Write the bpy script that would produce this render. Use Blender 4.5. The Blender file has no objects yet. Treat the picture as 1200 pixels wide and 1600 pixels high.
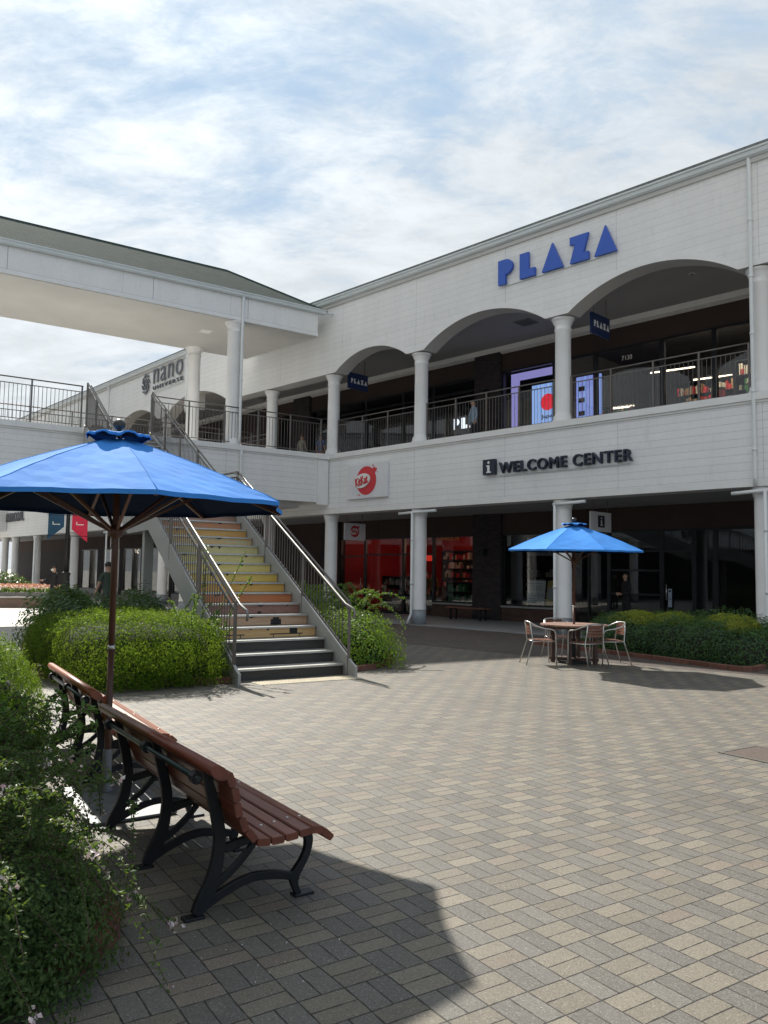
import bpy, bmesh, math, random
import numpy as np
from mathutils import Vector, Matrix
random.seed(7); RNG = np.random.default_rng(7)
R = math.radians
sc = bpy.context.scene

# ------------------------------------------------------------ camera
F_PX, PITCH, ROLL = 1258.18, 0.0764462, 0.0148596
cp, sp = math.cos(PITCH), math.sin(PITCH)
Fv = Vector((0, cp, sp)); U0 = Vector((0, -sp, cp)); R0 = Vector((1, 0, 0))
c_, s_ = math.cos(ROLL), math.sin(ROLL)
Rv = c_*R0 + s_*U0; Uv = -s_*R0 + c_*U0
cam = bpy.data.objects.new('camera', bpy.data.cameras.new('camera'))
sc.collection.objects.link(cam)
cam.matrix_world = Matrix(((Rv.x, Uv.x, -Fv.x, 0), (Rv.y, Uv.y, -Fv.y, 0), (Rv.z, Uv.z, -Fv.z, 1.63), (0, 0, 0, 1)))
cam.data.sensor_fit = 'VERTICAL'; cam.data.sensor_height = 24.0
cam.data.lens = F_PX/1600*24.0
cam.data.clip_start = 0.05; cam.data.clip_end = 3000
sc.camera = cam

# ------------------------------------------------------------ sky, sun, exposure
SUN_AZ = Vector((-0.45, 0.893, 0)).normalized(); SUN_EL = R(40.0)
SUN_DIR = Vector((SUN_AZ.x*math.cos(SUN_EL), SUN_AZ.y*math.cos(SUN_EL), math.sin(SUN_EL)))
sc.view_settings.view_transform = 'Standard'; sc.view_settings.look = 'None'
sc.view_settings.exposure = 1.12; sc.view_settings.gamma = 1
sun = bpy.data.objects.new('sun', bpy.data.lights.new('sun', 'SUN'))
sc.collection.objects.link(sun)
sun.data.energy = 3.6; sun.data.angle = R(0.9); sun.data.color = (1.0, 0.95, 0.86)
sun.rotation_euler = SUN_DIR.to_track_quat('Z', 'Y').to_euler()
world = bpy.data.worlds.new("World"); sc.world = world; world.use_nodes = True
wn = world.node_tree.nodes; wl = world.node_tree.links; wn.clear()
def wnode(t, **k):
    n = wn.new(t)
    for a, b in k.items(): setattr(n, a, b)
    return n
def wmath(op, a, b=None, c=None):
    n = wnode('ShaderNodeMath', operation=op)
    for i, v in enumerate((a, b, c)):
        if v is None: continue
        if isinstance(v, (int, float)): n.inputs[i].default_value = v
        else: wl.new(v, n.inputs[i])
    return n.outputs[0]
sky = wnode('ShaderNodeTexSky', sky_type='NISHITA')
sky.sun_disc = False; sky.sun_elevation = SUN_EL
sky.sun_rotation = math.atan2(SUN_DIR.x, SUN_DIR.y)
sky.air_density = 1.0; sky.dust_density = 0.8; sky.ozone_density = 1.6
geo = wnode('ShaderNodeTexCoord')
sep = wnode('ShaderNodeSeparateXYZ'); wl.new(geo.outputs['Generated'], sep.inputs[0])
zz = wmath('ADD', wmath('MAXIMUM', sep.outputs[2], 0.0), 0.22)
cx = wmath('DIVIDE', sep.outputs[0], zz); cy = wmath('DIVIDE', sep.outputs[1], zz)
comb = wnode('ShaderNodeCombineXYZ'); wl.new(cx, comb.inputs[0]); wl.new(cy, comb.inputs[1])
mapn = wnode('ShaderNodeMapping'); wl.new(comb.outputs[0], mapn.inputs[0])
mapn.inputs['Rotation'].default_value = (0, 0, R(28)); mapn.inputs['Scale'].default_value = (0.9, 1.55, 1)
mapn.inputs['Location'].default_value = (3.3, 1.7, 0)
n1 = wnode('ShaderNodeTexNoise'); wl.new(mapn.outputs[0], n1.inputs['Vector'])
n1.inputs['Scale'].default_value = 1.15; n1.inputs['Detail'].default_value = 9; n1.inputs['Roughness'].default_value = 0.6
n1.inputs['Distortion'].default_value = 0.25
n2 = wnode('ShaderNodeTexNoise'); wl.new(mapn.outputs[0], n2.inputs['Vector'])
n2.inputs['Scale'].default_value = 4.2; n2.inputs['Detail'].default_value = 8; n2.inputs['Roughness'].default_value = 0.65
n2.inputs['Distortion'].default_value = 0.3
n3 = wnode('ShaderNodeTexNoise'); wl.new(comb.outputs[0], n3.inputs['Vector'])
n3.inputs['Scale'].default_value = 0.55; n3.inputs['Detail'].default_value = 3
n4 = wnode('ShaderNodeTexNoise'); wl.new(mapn.outputs[0], n4.inputs['Vector'])
n4.inputs['Scale'].default_value = 13; n4.inputs['Detail'].default_value = 6; n4.inputs['Roughness'].default_value = 0.7; n4.inputs['Distortion'].default_value = 0.6
dens = wmath('ADD', wmath('ADD', wmath('MULTIPLY', n1.outputs[0], 0.52), wmath('MULTIPLY', n2.outputs[0], 0.36)), wmath('MULTIPLY', n4.outputs[0], 0.12))
# thinner cloud towards the right (+X) and low in the sky on the left
side = wmath('MULTIPLY', cx, -0.10)
dens = wmath('ADD', dens, side)
dens = wmath('ADD', dens, wmath('MULTIPLY', wmath('SUBTRACT', n3.outputs[0], 0.5), 0.35))
ramp = wnode('ShaderNodeMapRange', interpolation_type='SMOOTHSTEP'); wl.new(dens, ramp.inputs[0])
ramp.inputs[1].default_value = 0.345; ramp.inputs[2].default_value = 0.525
ramp.inputs[3].default_value = 0.22; ramp.inputs[4].default_value = 1.0
# cloud brightness: thin wisps white, thick parts greyer, brighter near the sun
vd = wnode('ShaderNodeVectorMath', operation='DOT_PRODUCT'); wl.new(geo.outputs['Generated'], vd.inputs[0])
vd.inputs[1].default_value = SUN_DIR
glow = wmath('POWER', wmath('MAXIMUM', vd.outputs['Value'], 0.0), 7.0)
thick = wnode('ShaderNodeMapRange'); wl.new(n2.outputs[0], thick.inputs[0])
thick.inputs[1].default_value = 0.36; thick.inputs[2].default_value = 0.64
thick.inputs[3].default_value = 0.90; thick.inputs[4].default_value = 1.10
bright = wmath('MULTIPLY', wmath('ADD', wmath('MULTIPLY', glow, 1.7), 3.40), thick.outputs[0])
cc = wnode('ShaderNodeVectorMath', operation='SCALE'); cc.inputs[0].default_value = (0.915, 0.975, 1.02)
wl.new(bright, cc.inputs['Scale'])
mx = wnode('ShaderNodeMix', data_type='RGBA'); wl.new(ramp.outputs[0], mx.inputs[0])
cl_ = wnode('ShaderNodeVectorMath', operation='MINIMUM'); wl.new(sky.outputs[0], cl_.inputs[0]); cl_.inputs[1].default_value = (1.85, 2.75, 3.85)
wl.new(cl_.outputs[0], mx.inputs[6]); wl.new(cc.outputs[0], mx.inputs[7])
bg = wnode('ShaderNodeBackground'); bg.inputs[1].default_value = 0.1
wl.new(mx.outputs[2], bg.inputs[0])
wo = wnode('ShaderNodeOutputWorld'); wl.new(bg.outputs[0], wo.inputs[0])
sc.cycles.max_bounces = 8; sc.cycles.transparent_max_bounces = 12
sc.cycles.use_adaptive_sampling = True
try: sc.cycles.use_denoising = True
except Exception: pass

# ------------------------------------------------------------ frames
FO = (1.16629, 25.65811); FA = R(134.453666-180)
BP = (-2.0498, 28.9333); BA = R(34.0487)
SO = (-0.615, 13.131); SA = R(34.5)
PA = R(33.3497)                       # paving direction
NO = (-8.6377, 35.6522); NA = R(131.2-180)
E1 = Vector((math.cos(PA), math.sin(PA), 0)); E2 = Vector((-math.sin(PA), math.cos(PA), 0))
BO = Vector((-0.62, 4.07, 0))
def benchpt(a, b, z=0): return BO + E1*a + E2*b + Vector((0, 0, z))
def facpt(t, d, z=0):
    u = Vector((math.cos(FA), math.sin(FA), 0)); m = Vector((-u.y, u.x, 0))
    return Vector((FO[0], FO[1], 0)) + u*t + m*d + Vector((0, 0, z))
def npt(t, d, z=0):
    u = Vector((math.cos(NA), math.sin(NA), 0)); m = Vector((-u.y, u.x, 0))
    return Vector((NO[0], NO[1], 0)) + u*t + m*d + Vector((0, 0, z))
def stpt(a, s, z=0):
    x = a + 0.0837*s; y = 0.9965*s
    c, q = math.cos(SA), math.sin(SA)
    return Vector((SO[0]+c*x-q*y, SO[1]+q*x+c*y, z))

# ------------------------------------------------------------ object helpers
COL = sc.collection
def tag(o, label=None, cat=None, group=None, kind=None):
    if label: o['label'] = label
    if cat: o['category'] = cat
    if group: o['group'] = group
    if kind: o['kind'] = kind
    return o
def empty(name, loc=(0, 0, 0), rz=0, label=None, cat=None, group=None):
    o = bpy.data.objects.new(name, None); COL.objects.link(o)
    o.location = loc if len(loc) == 3 else (loc[0], loc[1], 0); o.rotation_euler = (0, 0, rz)
    return tag(o, label, cat, group)
def copy_tree(o, parent=None):
    c = o.copy(); COL.objects.link(c); c.parent = parent
    for ch in list(o.children): copy_tree(ch, c)
    return c

class MB:
    def __init__(s): s.v = []; s.f = []; s.mi = []; s.sm = []
    def add(s, vs, fs, mi=0, smooth=False):
        b = len(s.v); s.v.extend([tuple(v) for v in vs])
        for f in fs: s.f.append(tuple(b+i for i in f)); s.mi.append(mi); s.sm.append(smooth)
        return s
    def box(s, x0, x1, y0, y1, z0, z1, mi=0, M=None):
        vs = [Vector((x, y, z)) for z in (z0, z1) for y in (y0, y1) for x in (x0, x1)]
        if M is not None: vs = [M @ v for v in vs]
        return s.add(vs, [(0, 2, 3, 1), (4, 5, 7, 6), (0, 1, 5, 4), (2, 6, 7, 3), (0, 4, 6, 2), (1, 3, 7, 5)], mi)
    def prism(s, poly, axis, a, b, mi=0, fn=None, smooth=False):
        """poly: 2d points; extruded along axis ('x','y','z') from a to b"""
        def P(p, q):
            if axis == 'x': v = (q, p[0], p[1])
            elif axis == 'y': v = (p[0], q, p[1])
            else: v = (p[0], p[1], q)
            return fn(*v) if fn else v
        n = len(poly); vs = [P(p, a) for p in poly]+[P(p, b) for p in poly]
        fs = [(i, (i+1) % n, n+(i+1) % n, n+i) for i in range(n)]
        s.add(vs, fs, mi, smooth)
        b0 = len(s.v)-2*n
        s.f.append(tuple(b0+i for i in range(n))[::-1]); s.mi.append(mi); s.sm.append(False)
        s.f.append(tuple(b0+n+i for i in range(n))); s.mi.append(mi); s.sm.append(False)
        return s
    def tube(s, pts, r, n=8, mi=0, caps=True, square=False):
        pts = [Vector(p) for p in pts]
        rs = r if isinstance(r, (list, tuple)) else [r]*len(pts)
        if square: n = 4
        vs = []; prev = None
        for i, p in enumerate(pts):
            d = (pts[min(i+1, len(pts)-1)]-pts[max(i-1, 0)])
            if d.length < 1e-9: d = Vector((0, 0, 1))
            d.normalize()
            if prev is None:
                up = Vector((0, 0, 1)) if abs(d.z) < 0.95 else Vector((1, 0, 0))
                a = d.cross(up).normalized()
            else:
                a = (prev - d*prev.dot(d))
                a = a.normalized() if a.length > 1e-6 else d.cross(Vector((0, 0, 1))).normalized()
            prev = a; b = d.cross(a)
            off = math.pi/4 if square else 0
            k = 1.41421 if square else 1
            for j in range(n):
                t = 2*math.pi*j/n+off
                vs.append(p+(a*math.cos(t)+b*math.sin(t))*rs[i]*k)
        fs = [(i*n+j, i*n+(j+1) % n, (i+1)*n+(j+1) % n, (i+1)*n+j) for i in range(len(pts)-1) for j in range(n)]
        s.add(vs, fs, mi, not square)
        if caps:
            b0 = len(s.v)-len(vs)
            s.f.append(tuple(b0+j for j in range(n))[::-1]); s.mi.append(mi); s.sm.append(False)
            s.f.append(tuple(b0+len(vs)-n+j for j in range(n))); s.mi.append(mi); s.sm.append(False)
        return s
    def lathe(s, prof, c=(0, 0), n=24, mi=0, smooth=True):
        vs = []
        for r, z in prof:
            for j in range(n):
                t = 2*math.pi*j/n; vs.append((c[0]+r*math.cos(t), c[1]+r*math.sin(t), z))
        m = len(prof)
        fs = [(i*n+j, i*n+(j+1) % n, (i+1)*n+(j+1) % n, (i+1)*n+j) for i in range(m-1) for j in range(n)]
        s.add(vs, fs, mi, smooth)
        b0 = len(s.v)-len(vs)
        s.f.append(tuple(b0+j for j in range(n))[::-1]); s.mi.append(mi); s.sm.append(False)
        s.f.append(tuple(b0+len(vs)-n+j for j in range(n))); s.mi.append(mi); s.sm.append(False)
        return s
    def build(s, name, mats, parent=None, bevel=0, autosmooth=True):
        me = bpy.data.meshes.new(name); me.from_pydata(s.v, [], s.f)
        if not isinstance(mats, (list, tuple)): mats = [mats]
        for m in mats: me.materials.append(m)
        me.polygons.foreach_set('material_index', s.mi); me.polygons.foreach_set('use_smooth', s.sm)
        me.update()
        o = bpy.data.objects.new(name, me); COL.objects.link(o); o.parent = parent
        if bevel:
            b = o.modifiers.new('bevel', 'BEVEL'); b.width = bevel; b.segments = 2; b.limit_method = 'ANGLE'
            b.harden_normals = False
        return o

def raw_mesh(name, verts, faces, mat, parent=None, smooth=False):
    """verts (N,3) array, faces (M,4) array"""
    me = bpy.data.meshes.new(name)
    nv, nf, k = len(verts), len(faces), faces.shape[1]
    me.vertices.add(nv); me.vertices.foreach_set('co', np.asarray(verts, np.float32).ravel())
    me.loops.add(nf*k); me.loops.foreach_set('vertex_index', np.asarray(faces, np.int32).ravel())
    me.polygons.add(nf); me.polygons.foreach_set('loop_start', np.arange(0, nf*k, k, dtype=np.int32))
    me.polygons.foreach_set('loop_total', np.full(nf, k, np.int32))
    me.polygons.foreach_set('use_smooth', np.full(nf, smooth))
    me.materials.append(mat); me.update(calc_edges=True); me.validate()
    o = bpy.data.objects.new(name, me); COL.objects.link(o); o.parent = parent
    return o

# ------------------------------------------------------------ materials
class NT:
    def __init__(s, name):
        s.m = bpy.data.materials.new(name); s.m.use_nodes = True
        s.t = s.m.node_tree; s.n = s.t.nodes; s.l = s.t.links; s.n.clear()
        s.out = s.n.new('ShaderNodeOutputMaterial')
    def node(s, t, **k):
        n = s.n.new(t)
        for a, b in k.items(): setattr(n, a, b)
        return n
    def setin(s, n, i, v):
        if v is None: return
        if isinstance(v, bpy.types.NodeSocket): s.l.new(v, n.inputs[i])
        else: n.inputs[i].default_value = v
    def math(s, op, a, b=None, c=None):
        n = s.node('ShaderNodeMath', operation=op)
        for i, v in enumerate((a, b, c)): s.setin(n, i, v)
        return n.outputs[0]
    def mix(s, f, a, b, blend='MIX'):
        n = s.node('ShaderNodeMix', data_type='RGBA', blend_type=blend)
        s.setin(n, 0, f); s.setin(n, 6, rgba(a)); s.setin(n, 7, rgba(b)); return n.outputs[2]
    def noise(s, vec, scale, detail=4, rough=0.55, dist=0):
        n = s.node('ShaderNodeTexNoise'); s.setin(n, 'Vector', vec)
        n.inputs['Scale'].default_value = scale; n.inputs['Detail'].default_value = detail
        n.inputs['Roughness'].default_value = rough; n.inputs['Distortion'].default_value = dist
        return n.outputs[0]
    def rng(s, v, a, b, c, d):
        n = s.node('ShaderNodeMapRange'); s.setin(n, 0, v)
        for i, q in enumerate((a, b, c, d)): s.setin(n, i+1, q)
        return n.outputs[0]
    def coord(s, kind='Object'): return s.node('ShaderNodeTexCoord').outputs[kind]
    def pos(s): return s.node('ShaderNodeNewGeometry').outputs['Position']
    def island(s): return s.node('ShaderNodeNewGeometry').outputs['Random Per Island']
    def bump(s, h, strength=0.3, dist=0.01):
        n = s.node('ShaderNodeBump'); s.setin(n, 'Height', h)
        n.inputs['Strength'].default_value = strength; n.inputs['Distance'].default_value = dist
        return n.outputs[0]
    def bsdf(s, color, rough=0.6, metal=0.0, normal=None, spec=0.5, **k):
        n = s.node('ShaderNodeBsdfPrincipled')
        s.setin(n, 'Base Color', rgba(color)); s.setin(n, 'Roughness', rough); s.setin(n, 'Metallic', metal)
        n.inputs['Specular IOR Level'].default_value = spec
        if normal is not None: s.l.new(normal, n.inputs['Normal'])
        for a, b in k.items(): s.setin(n, a, b)
        return n.outputs[0]
    def done(s, sh): s.l.new(sh, s.out.inputs[0]); return s.m
def rgba(c):
    if isinstance(c, (tuple, list)) and len(c) == 3: return (c[0], c[1], c[2], 1)
    return c
def scaled(c, k): return tuple(x*k for x in c)

def m_plain(name, col, rough=0.6, metal=0, var=0.12, scale=3.0, bump=0.0, bscale=60, spec=0.5):
    t = NT(name); p = t.coord()
    n = t.noise(p, scale, 5)
    c = t.mix(t.rng(n, 0.3, 0.7, 0, 1), scaled(col, 1-var), scaled(col, 1+var))
    nm = t.bump(t.noise(p, bscale, 3), bump, 0.004) if bump else None
    return t.done(t.bsdf(c, rough, metal, nm, spec))
def m_emit(name, col, s):
    t = NT(name); e = t.node('ShaderNodeEmission'); e.inputs[0].default_value = rgba(col); e.inputs[1].default_value = s
    return t.done(e.outputs[0])
def m_siding(name, col, period=0.183, z0=0.0, depth=0.4, dark=0.72):
    """horizontal painted boards: groove every `period` metres, vertical butt joints, faint streaks"""
    t = NT(name); p = t.coord()
    sp_ = t.node('ShaderNodeSeparateXYZ'); t.l.new(p, sp_.inputs[0])
    X, Z = sp_.outputs[0], sp_.outputs[2]
    q = t.math('FRACT', t.math('DIVIDE', t.math('SUBTRACT', Z, z0), period))
    row = t.math('FLOOR', t.math('DIVIDE', t.math('SUBTRACT', Z, z0), period))
    g = t.rng(t.math('ABSOLUTE', t.math('SUBTRACT', q, 0.5)), 0.455, 0.49, 0, 1)
    w = 3.63
    qx = t.math('ABSOLUTE', t.math('SUBTRACT', t.math('FRACT', t.math('DIVIDE', t.math('ADD', X, 0.3), w)), 0.5))
    gx = t.rng(qx, 0.4970, 0.4990, 0, 1)
    st = t.node('ShaderNodeMapping'); t.l.new(p, st.inputs[0]); st.inputs['Scale'].default_value = (0.9, 0.9, 0.16)
    streak = t.noise(st.outputs[0], 1.6, 5)
    fine = t.noise(p, 9, 5)
    wn_ = t.node('ShaderNodeTexWhiteNoise', noise_dimensions='1D'); t.l.new(row, wn_.inputs['W'])
    v = t.math('ADD', t.rng(streak, 0.3, 0.75, 1.03, 0.95), t.rng(fine, 0.3, 0.7, -0.03, 0.03))
    v = t.math('MULTIPLY', v, t.rng(t.noise(st.outputs[0], 5.5, 6, 0.7), 0.56, 0.72, 1.0, 0.90))
    v = t.math('ADD', v, t.rng(wn_.outputs[0], 0, 1, -0.015, 0.015))
    v = t.math('MULTIPLY', v, t.rng(g, 0, 1, 1, dark)); v = t.math('MULTIPLY', v, t.rng(gx, 0, 1, 1, 0.7))
    vm = t.node('ShaderNodeVectorMath', operation='SCALE'); vm.inputs[0].default_value = col; t.l.new(v, vm.inputs['Scale'])
    nm = t.bump(t.math('SUBTRACT', 1, g), depth, 0.012)
    return t.done(t.bsdf(vm.outputs[0], 0.55, 0, nm, 0.35))
def m_brick(name, c1, c2, mortar, bw=0.21, bh=0.07):
    t = NT(name); p = t.coord()
    s3 = t.node('ShaderNodeSeparateXYZ'); t.l.new(p, s3.inputs[0])
    cb = t.node('ShaderNodeCombineXYZ'); t.l.new(t.math('ADD', s3.outputs[0], s3.outputs[1]), cb.inputs[0]); t.l.new(s3.outputs[2], cb.inputs[1])
    b = t.node('ShaderNodeTexBrick'); t.l.new(cb.outputs[0], b.inputs[0])
    b.inputs['Color1'].default_value = rgba(c1); b.inputs['Color2'].default_value = rgba(c2); b.inputs['Mortar'].default_value = rgba(mortar)
    b.inputs['Scale'].default_value = 1; b.inputs['Mortar Size'].default_value = 0.006
    b.inputs['Brick Width'].default_value = bw; b.inputs['Row Height'].default_value = bh
    b.inputs['Bias'].default_value = 0.1
    nm = t.bump(t.math('SUBTRACT', 1, b.outputs['Fac']), 0.6, 0.01)
    return t.done(t.bsdf(t.mix(t.rng(t.noise(p, 14, 4), .3, .7, 0, .5), b.outputs['Color'], scaled(c1, 0.7)), 0.8, 0, nm, 0.2))
def m_wood(name, c1, c2, axis=1, rough=0.45, spec=0.4):
    t = NT(name); p = t.coord()
    mp = t.node('ShaderNodeMapping'); t.l.new(p, mp.inputs[0])
    sc_ = [22, 22, 22]; sc_[axis] = 1.2; mp.inputs['Scale'].default_value = sc_
    n = t.noise(mp.outputs[0], 2.2, 6, 0.6, 0.4)
    c = t.mix(t.rng(n, 0.3, 0.7, 0, 1), c1, c2)
    c = t.mix(t.rng(t.island(), 0, 1, 0, 0.35), c, scaled(c1, 0.6))
    nm = t.bump(n, 0.15, 0.003)
    return t.done(t.bsdf(c, rough, 0, nm, spec))
def m_leaf(name, cols, trans=0.35, rough=0.45, spec=0.35):
    t = NT(name); isl = t.island()
    r = t.node('ShaderNodeValToRGB'); t.l.new(isl, r.inputs[0])
    els = r.color_ramp.elements
    while len(els) < len(cols): els.new(0.5)
    for i, c in enumerate(cols): els[i].position = i/(len(cols)-1); els[i].color = rgba(c)
    b = t.bsdf(r.outputs[0], rough, 0, None, spec)
    tr = t.node('ShaderNodeBsdfTranslucent'); t.l.new(t.mix(0.5, r.outputs[0], (0.35, 0.5, 0.04)), tr.inputs[0])
    ms = t.node('ShaderNodeMixShader'); ms.inputs[0].default_value = trans
    t.l.new(b, ms.inputs[1]); t.l.new(tr.outputs[0], ms.inputs[2])
    return t.done(ms.outputs[0])

def m_pavers():
    """200 mm squares laid as pairs of 2:1 setts, tan pairs and grey pairs alternating, turned 90 degrees to each other"""
    t = NT('paver_blocks'); P = t.pos()
    S = 0.20017
    mp = t.node('ShaderNodeVectorMath', operation='SUBTRACT'); t.l.new(P, mp.inputs[0]); mp.inputs[1].default_value = (GX, GY, 0)
    def dot(v):
        d = t.node('ShaderNodeVectorMath', operation='DOT_PRODUCT'); t.l.new(mp.outputs[0], d.inputs[0]); d.inputs[1].default_value = v
        return d.outputs['Value']
    wob = t.noise(P, 1.3, 2)
    a = t.math('ADD', t.math('DIVIDE', dot(GE1), S), t.rng(wob, 0.3, 0.7, -0.03, 0.03))
    b = t.math('ADD', t.math('DIVIDE', dot(GE2), -S), t.rng(t.noise(P, 1.1, 2), 0.3, 0.7, -0.03, 0.03))
    fa, fb = t.math('FLOOR', a), t.math('FLOOR', b)
    la, lb = t.math('SUBTRACT', a, fa), t.math('SUBTRACT', b, fb)
    par = t.math('GREATER_THAN', t.math('ABSOLUTE', t.math('MODULO', t.math('ADD', fa, fb), 2)), 0.5)   # 1 = grey cell
    # across coordinate: for tan cells setts lie along a, so they stack along b
    acr = t.math('ADD', t.math('MULTIPLY', lb, t.math('SUBTRACT', 1, par)), t.math('MULTIPLY', la, par))
    alo = t.math('ADD', t.math('MULTIPLY', la, t.math('SUBTRACT', 1, par)), t.math('MULTIPLY', lb, par))
    half = t.math('GREATER_THAN', acr, 0.5)
    ac2 = t.math('FRACT', t.math('MULTIPLY', acr, 2))
    e1 = t.math('SUBTRACT', 0.5, t.math('ABSOLUTE', t.math('SUBTRACT', ac2, 0.5)))     # 0 at edge, in half widths
    e2 = t.math('MULTIPLY', t.math('SUBTRACT', 0.5, t.math('ABSOLUTE', t.math('SUBTRACT', alo, 0.5))), 2)
    edge = t.math('MINIMUM', e1, e2)
    cid = t.node('ShaderNodeCombineXYZ'); t.l.new(fa, cid.inputs[0]); t.l.new(fb, cid.inputs[1]); t.l.new(half, cid.inputs[2])
    wn_ = t.node('ShaderNodeTexWhiteNoise', noise_dimensions='3D'); t.l.new(cid.outputs[0], wn_.inputs['Vector'])
    rnd = wn_.outputs['Value']
    s3 = t.node('ShaderNodeSeparateColor'); t.l.new(wn_.outputs['Color'], s3.inputs[0])
    spk = t.noise(P, 150, 2, 0.75); spk2 = t.noise(P, 60, 4, 0.7)
    tan = t.mix(rnd, (0.140, 0.122, 0.094), (0.208, 0.182, 0.140))
    tan = t.mix(t.rng(s3.outputs[1], 0.82, 0.9, 0, 0.55), tan, (0.19, 0.145, 0.115))
    gry = t.mix(rnd, (0.100, 0.094, 0.083), (0.148, 0.139, 0.121))
    gry = t.mix(t.rng(s3.outputs[2], 0.75, 0.85, 0, 0.6), gry, (0.125, 0.115, 0.105))
    c = t.mix(par, tan, gry)
    c = t.mix(t.rng(spk, 0.60, 0.66, 0, 0.62), c, (0.38, 0.36, 0.32))
    c = t.mix(t.rng(spk, 0.42, 0.36, 0, 0.6), c, (0.035, 0.034, 0.032))
    c = t.mix(t.rng(spk2, 0.4, 0.6, 0.0, 0.25), c, scaled((0.2, 0.19, 0.17), 0.8))
    stain = t.math('ADD', t.rng(t.noise(P, 0.55, 6, 0.6, 0.5), 0.50, 0.72, 0, 0.38), t.math('ADD', t.rng(t.noise(P, 5.5, 5, 0.7, 0.3), 0.60, 0.70, 0, 0.30), t.rng(t.noise(P, 31, 2, 0.5), 0.74, 0.78, 0, 0.4)))
    c = t.mix(stain, c, (0.075, 0.07, 0.062))
    wr = t.noise(P, 22, 2)
    jw = t.rng(wr, 0.3, 0.7, 0.022, 0.060)
    jm = t.rng(edge, t.math('MULTIPLY', jw, 0.6), jw, 1, 0)
    jn = t.node('ShaderNodeMapRange'); 
    t.l.new(edge, jn.inputs[0]); t.l.new(t.math('MULTIPLY', jw, 0.5), jn.inputs[1]); t.l.new(jw, jn.inputs[2]); jn.inputs[3].default_value = 1; jn.inputs[4].default_value = 0
    jm = jn.outputs[0]
    c = t.mix(jm, c, (0.032, 0.029, 0.025))
    h = t.math('ADD', t.math('SUBTRACT', 1, jm), t.math('MULTIPLY', spk, 0.45))
    h = t.math('ADD', h, t.math('MULTIPLY', rnd, 0.25))
    nm = t.bump(h, 0.55, 0.006)
    return t.done(t.bsdf(c, t.rng(spk2, 0.3, 0.7, 0.60, 0.80), 0, nm, 0.34))
GX, GY = 0.0581*1.63, 2.2605*1.63
GE1 = (math.cos(0.58206), math.sin(0.58206), 0); GE2 = (-math.sin(0.58206), math.cos(0.58206), 0)

def m_small_paver(name, c1, c2, mortar, ang, bw=0.2, bh=0.1):
    t = NT(name); P = t.pos()
    mp = t.node('ShaderNodeMapping'); t.l.new(P, mp.inputs[0]); mp.inputs['Rotation'].default_value = (0, 0, -ang)
    b = t.node('ShaderNodeTexBrick'); t.l.new(mp.outputs[0], b.inputs[0])
    b.inputs['Color1'].default_value = rgba(c1); b.inputs['Color2'].default_value = rgba(c2); b.inputs['Mortar'].default_value = rgba(mortar)
    b.inputs['Scale'].default_value = 1; b.inputs['Mortar Size'].default_value = 0.004
    b.inputs['Brick Width'].default_value = bw; b.inputs['Row Height'].default_value = bh
    c = t.mix(t.rng(t.noise(P, 1.2, 6), .35, .7, 0, .35), b.outputs['Color'], scaled(c1, 0.7))
    nm = t.bump(t.math('SUBTRACT', 1, b.outputs['Fac']), 0.5, 0.004)
    return t.done(t.bsdf(c, 0.75, 0, nm, 0.3))
def m_glass(name, tint=(0.62, 0.66, 0.68), refl=1.0):
    t = NT(name)
    tr = t.node('ShaderNodeBsdfTransparent'); tr.inputs[0].default_value = rgba(tint)
    gl = t.node('ShaderNodeBsdfGlossy'); gl.inputs[0].default_value = (1, 1, 1, 1); gl.inputs['Roughness'].default_value = 0.015
    g_ = t.node('ShaderNodeNewGeometry')
    dt = t.node('ShaderNodeVectorMath', operation='DOT_PRODUCT'); t.l.new(g_.outputs['Normal'], dt.inputs[0]); t.l.new(g_.outputs['Incoming'], dt.inputs[1])
    k = t.math('POWER', t.math('SUBTRACT', 1.0, t.math('ABSOLUTE', dt.outputs['Value'])), 5.0)
    f = t.math('MULTIPLY', t.math('ADD', 0.045, t.math('MULTIPLY', k, 0.95)), refl)
    ms = t.node('ShaderNodeMixShader'); t.l.new(f, ms.inputs[0]); t.l.new(tr.outputs[0], ms.inputs[1]); t.l.new(gl.outputs[0], ms.inputs[2])
    return t.done(ms.outputs[0])
def m_fabric(name, col, trans=0.06):
    t = NT(name); p = t.coord()
    w1 = t.node('ShaderNodeTexWave', wave_type='BANDS', bands_direction='X'); t.l.new(p, w1.inputs[0]); w1.inputs['Scale'].default_value = 160
    n = t.noise(p, 2.5, 4)
    c = t.mix(t.rng(n, 0.3, 0.7, 0, 1), scaled(col, 0.88), scaled(col, 1.12))
    b = t.bsdf(c, 0.85, 0, t.bump(t.noise(p, 7, 5), 0.25, 0.015), 0.15)
    tr = t.node('ShaderNodeBsdfTranslucent'); tr.inputs[0].default_value = rgba(col)
    ms = t.node('ShaderNodeMixShader'); ms.inputs[0].default_value = trans
    t.l.new(b, ms.inputs[1]); t.l.new(tr.outputs[0], ms.inputs[2])
    return t.done(ms.outputs[0])
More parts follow.
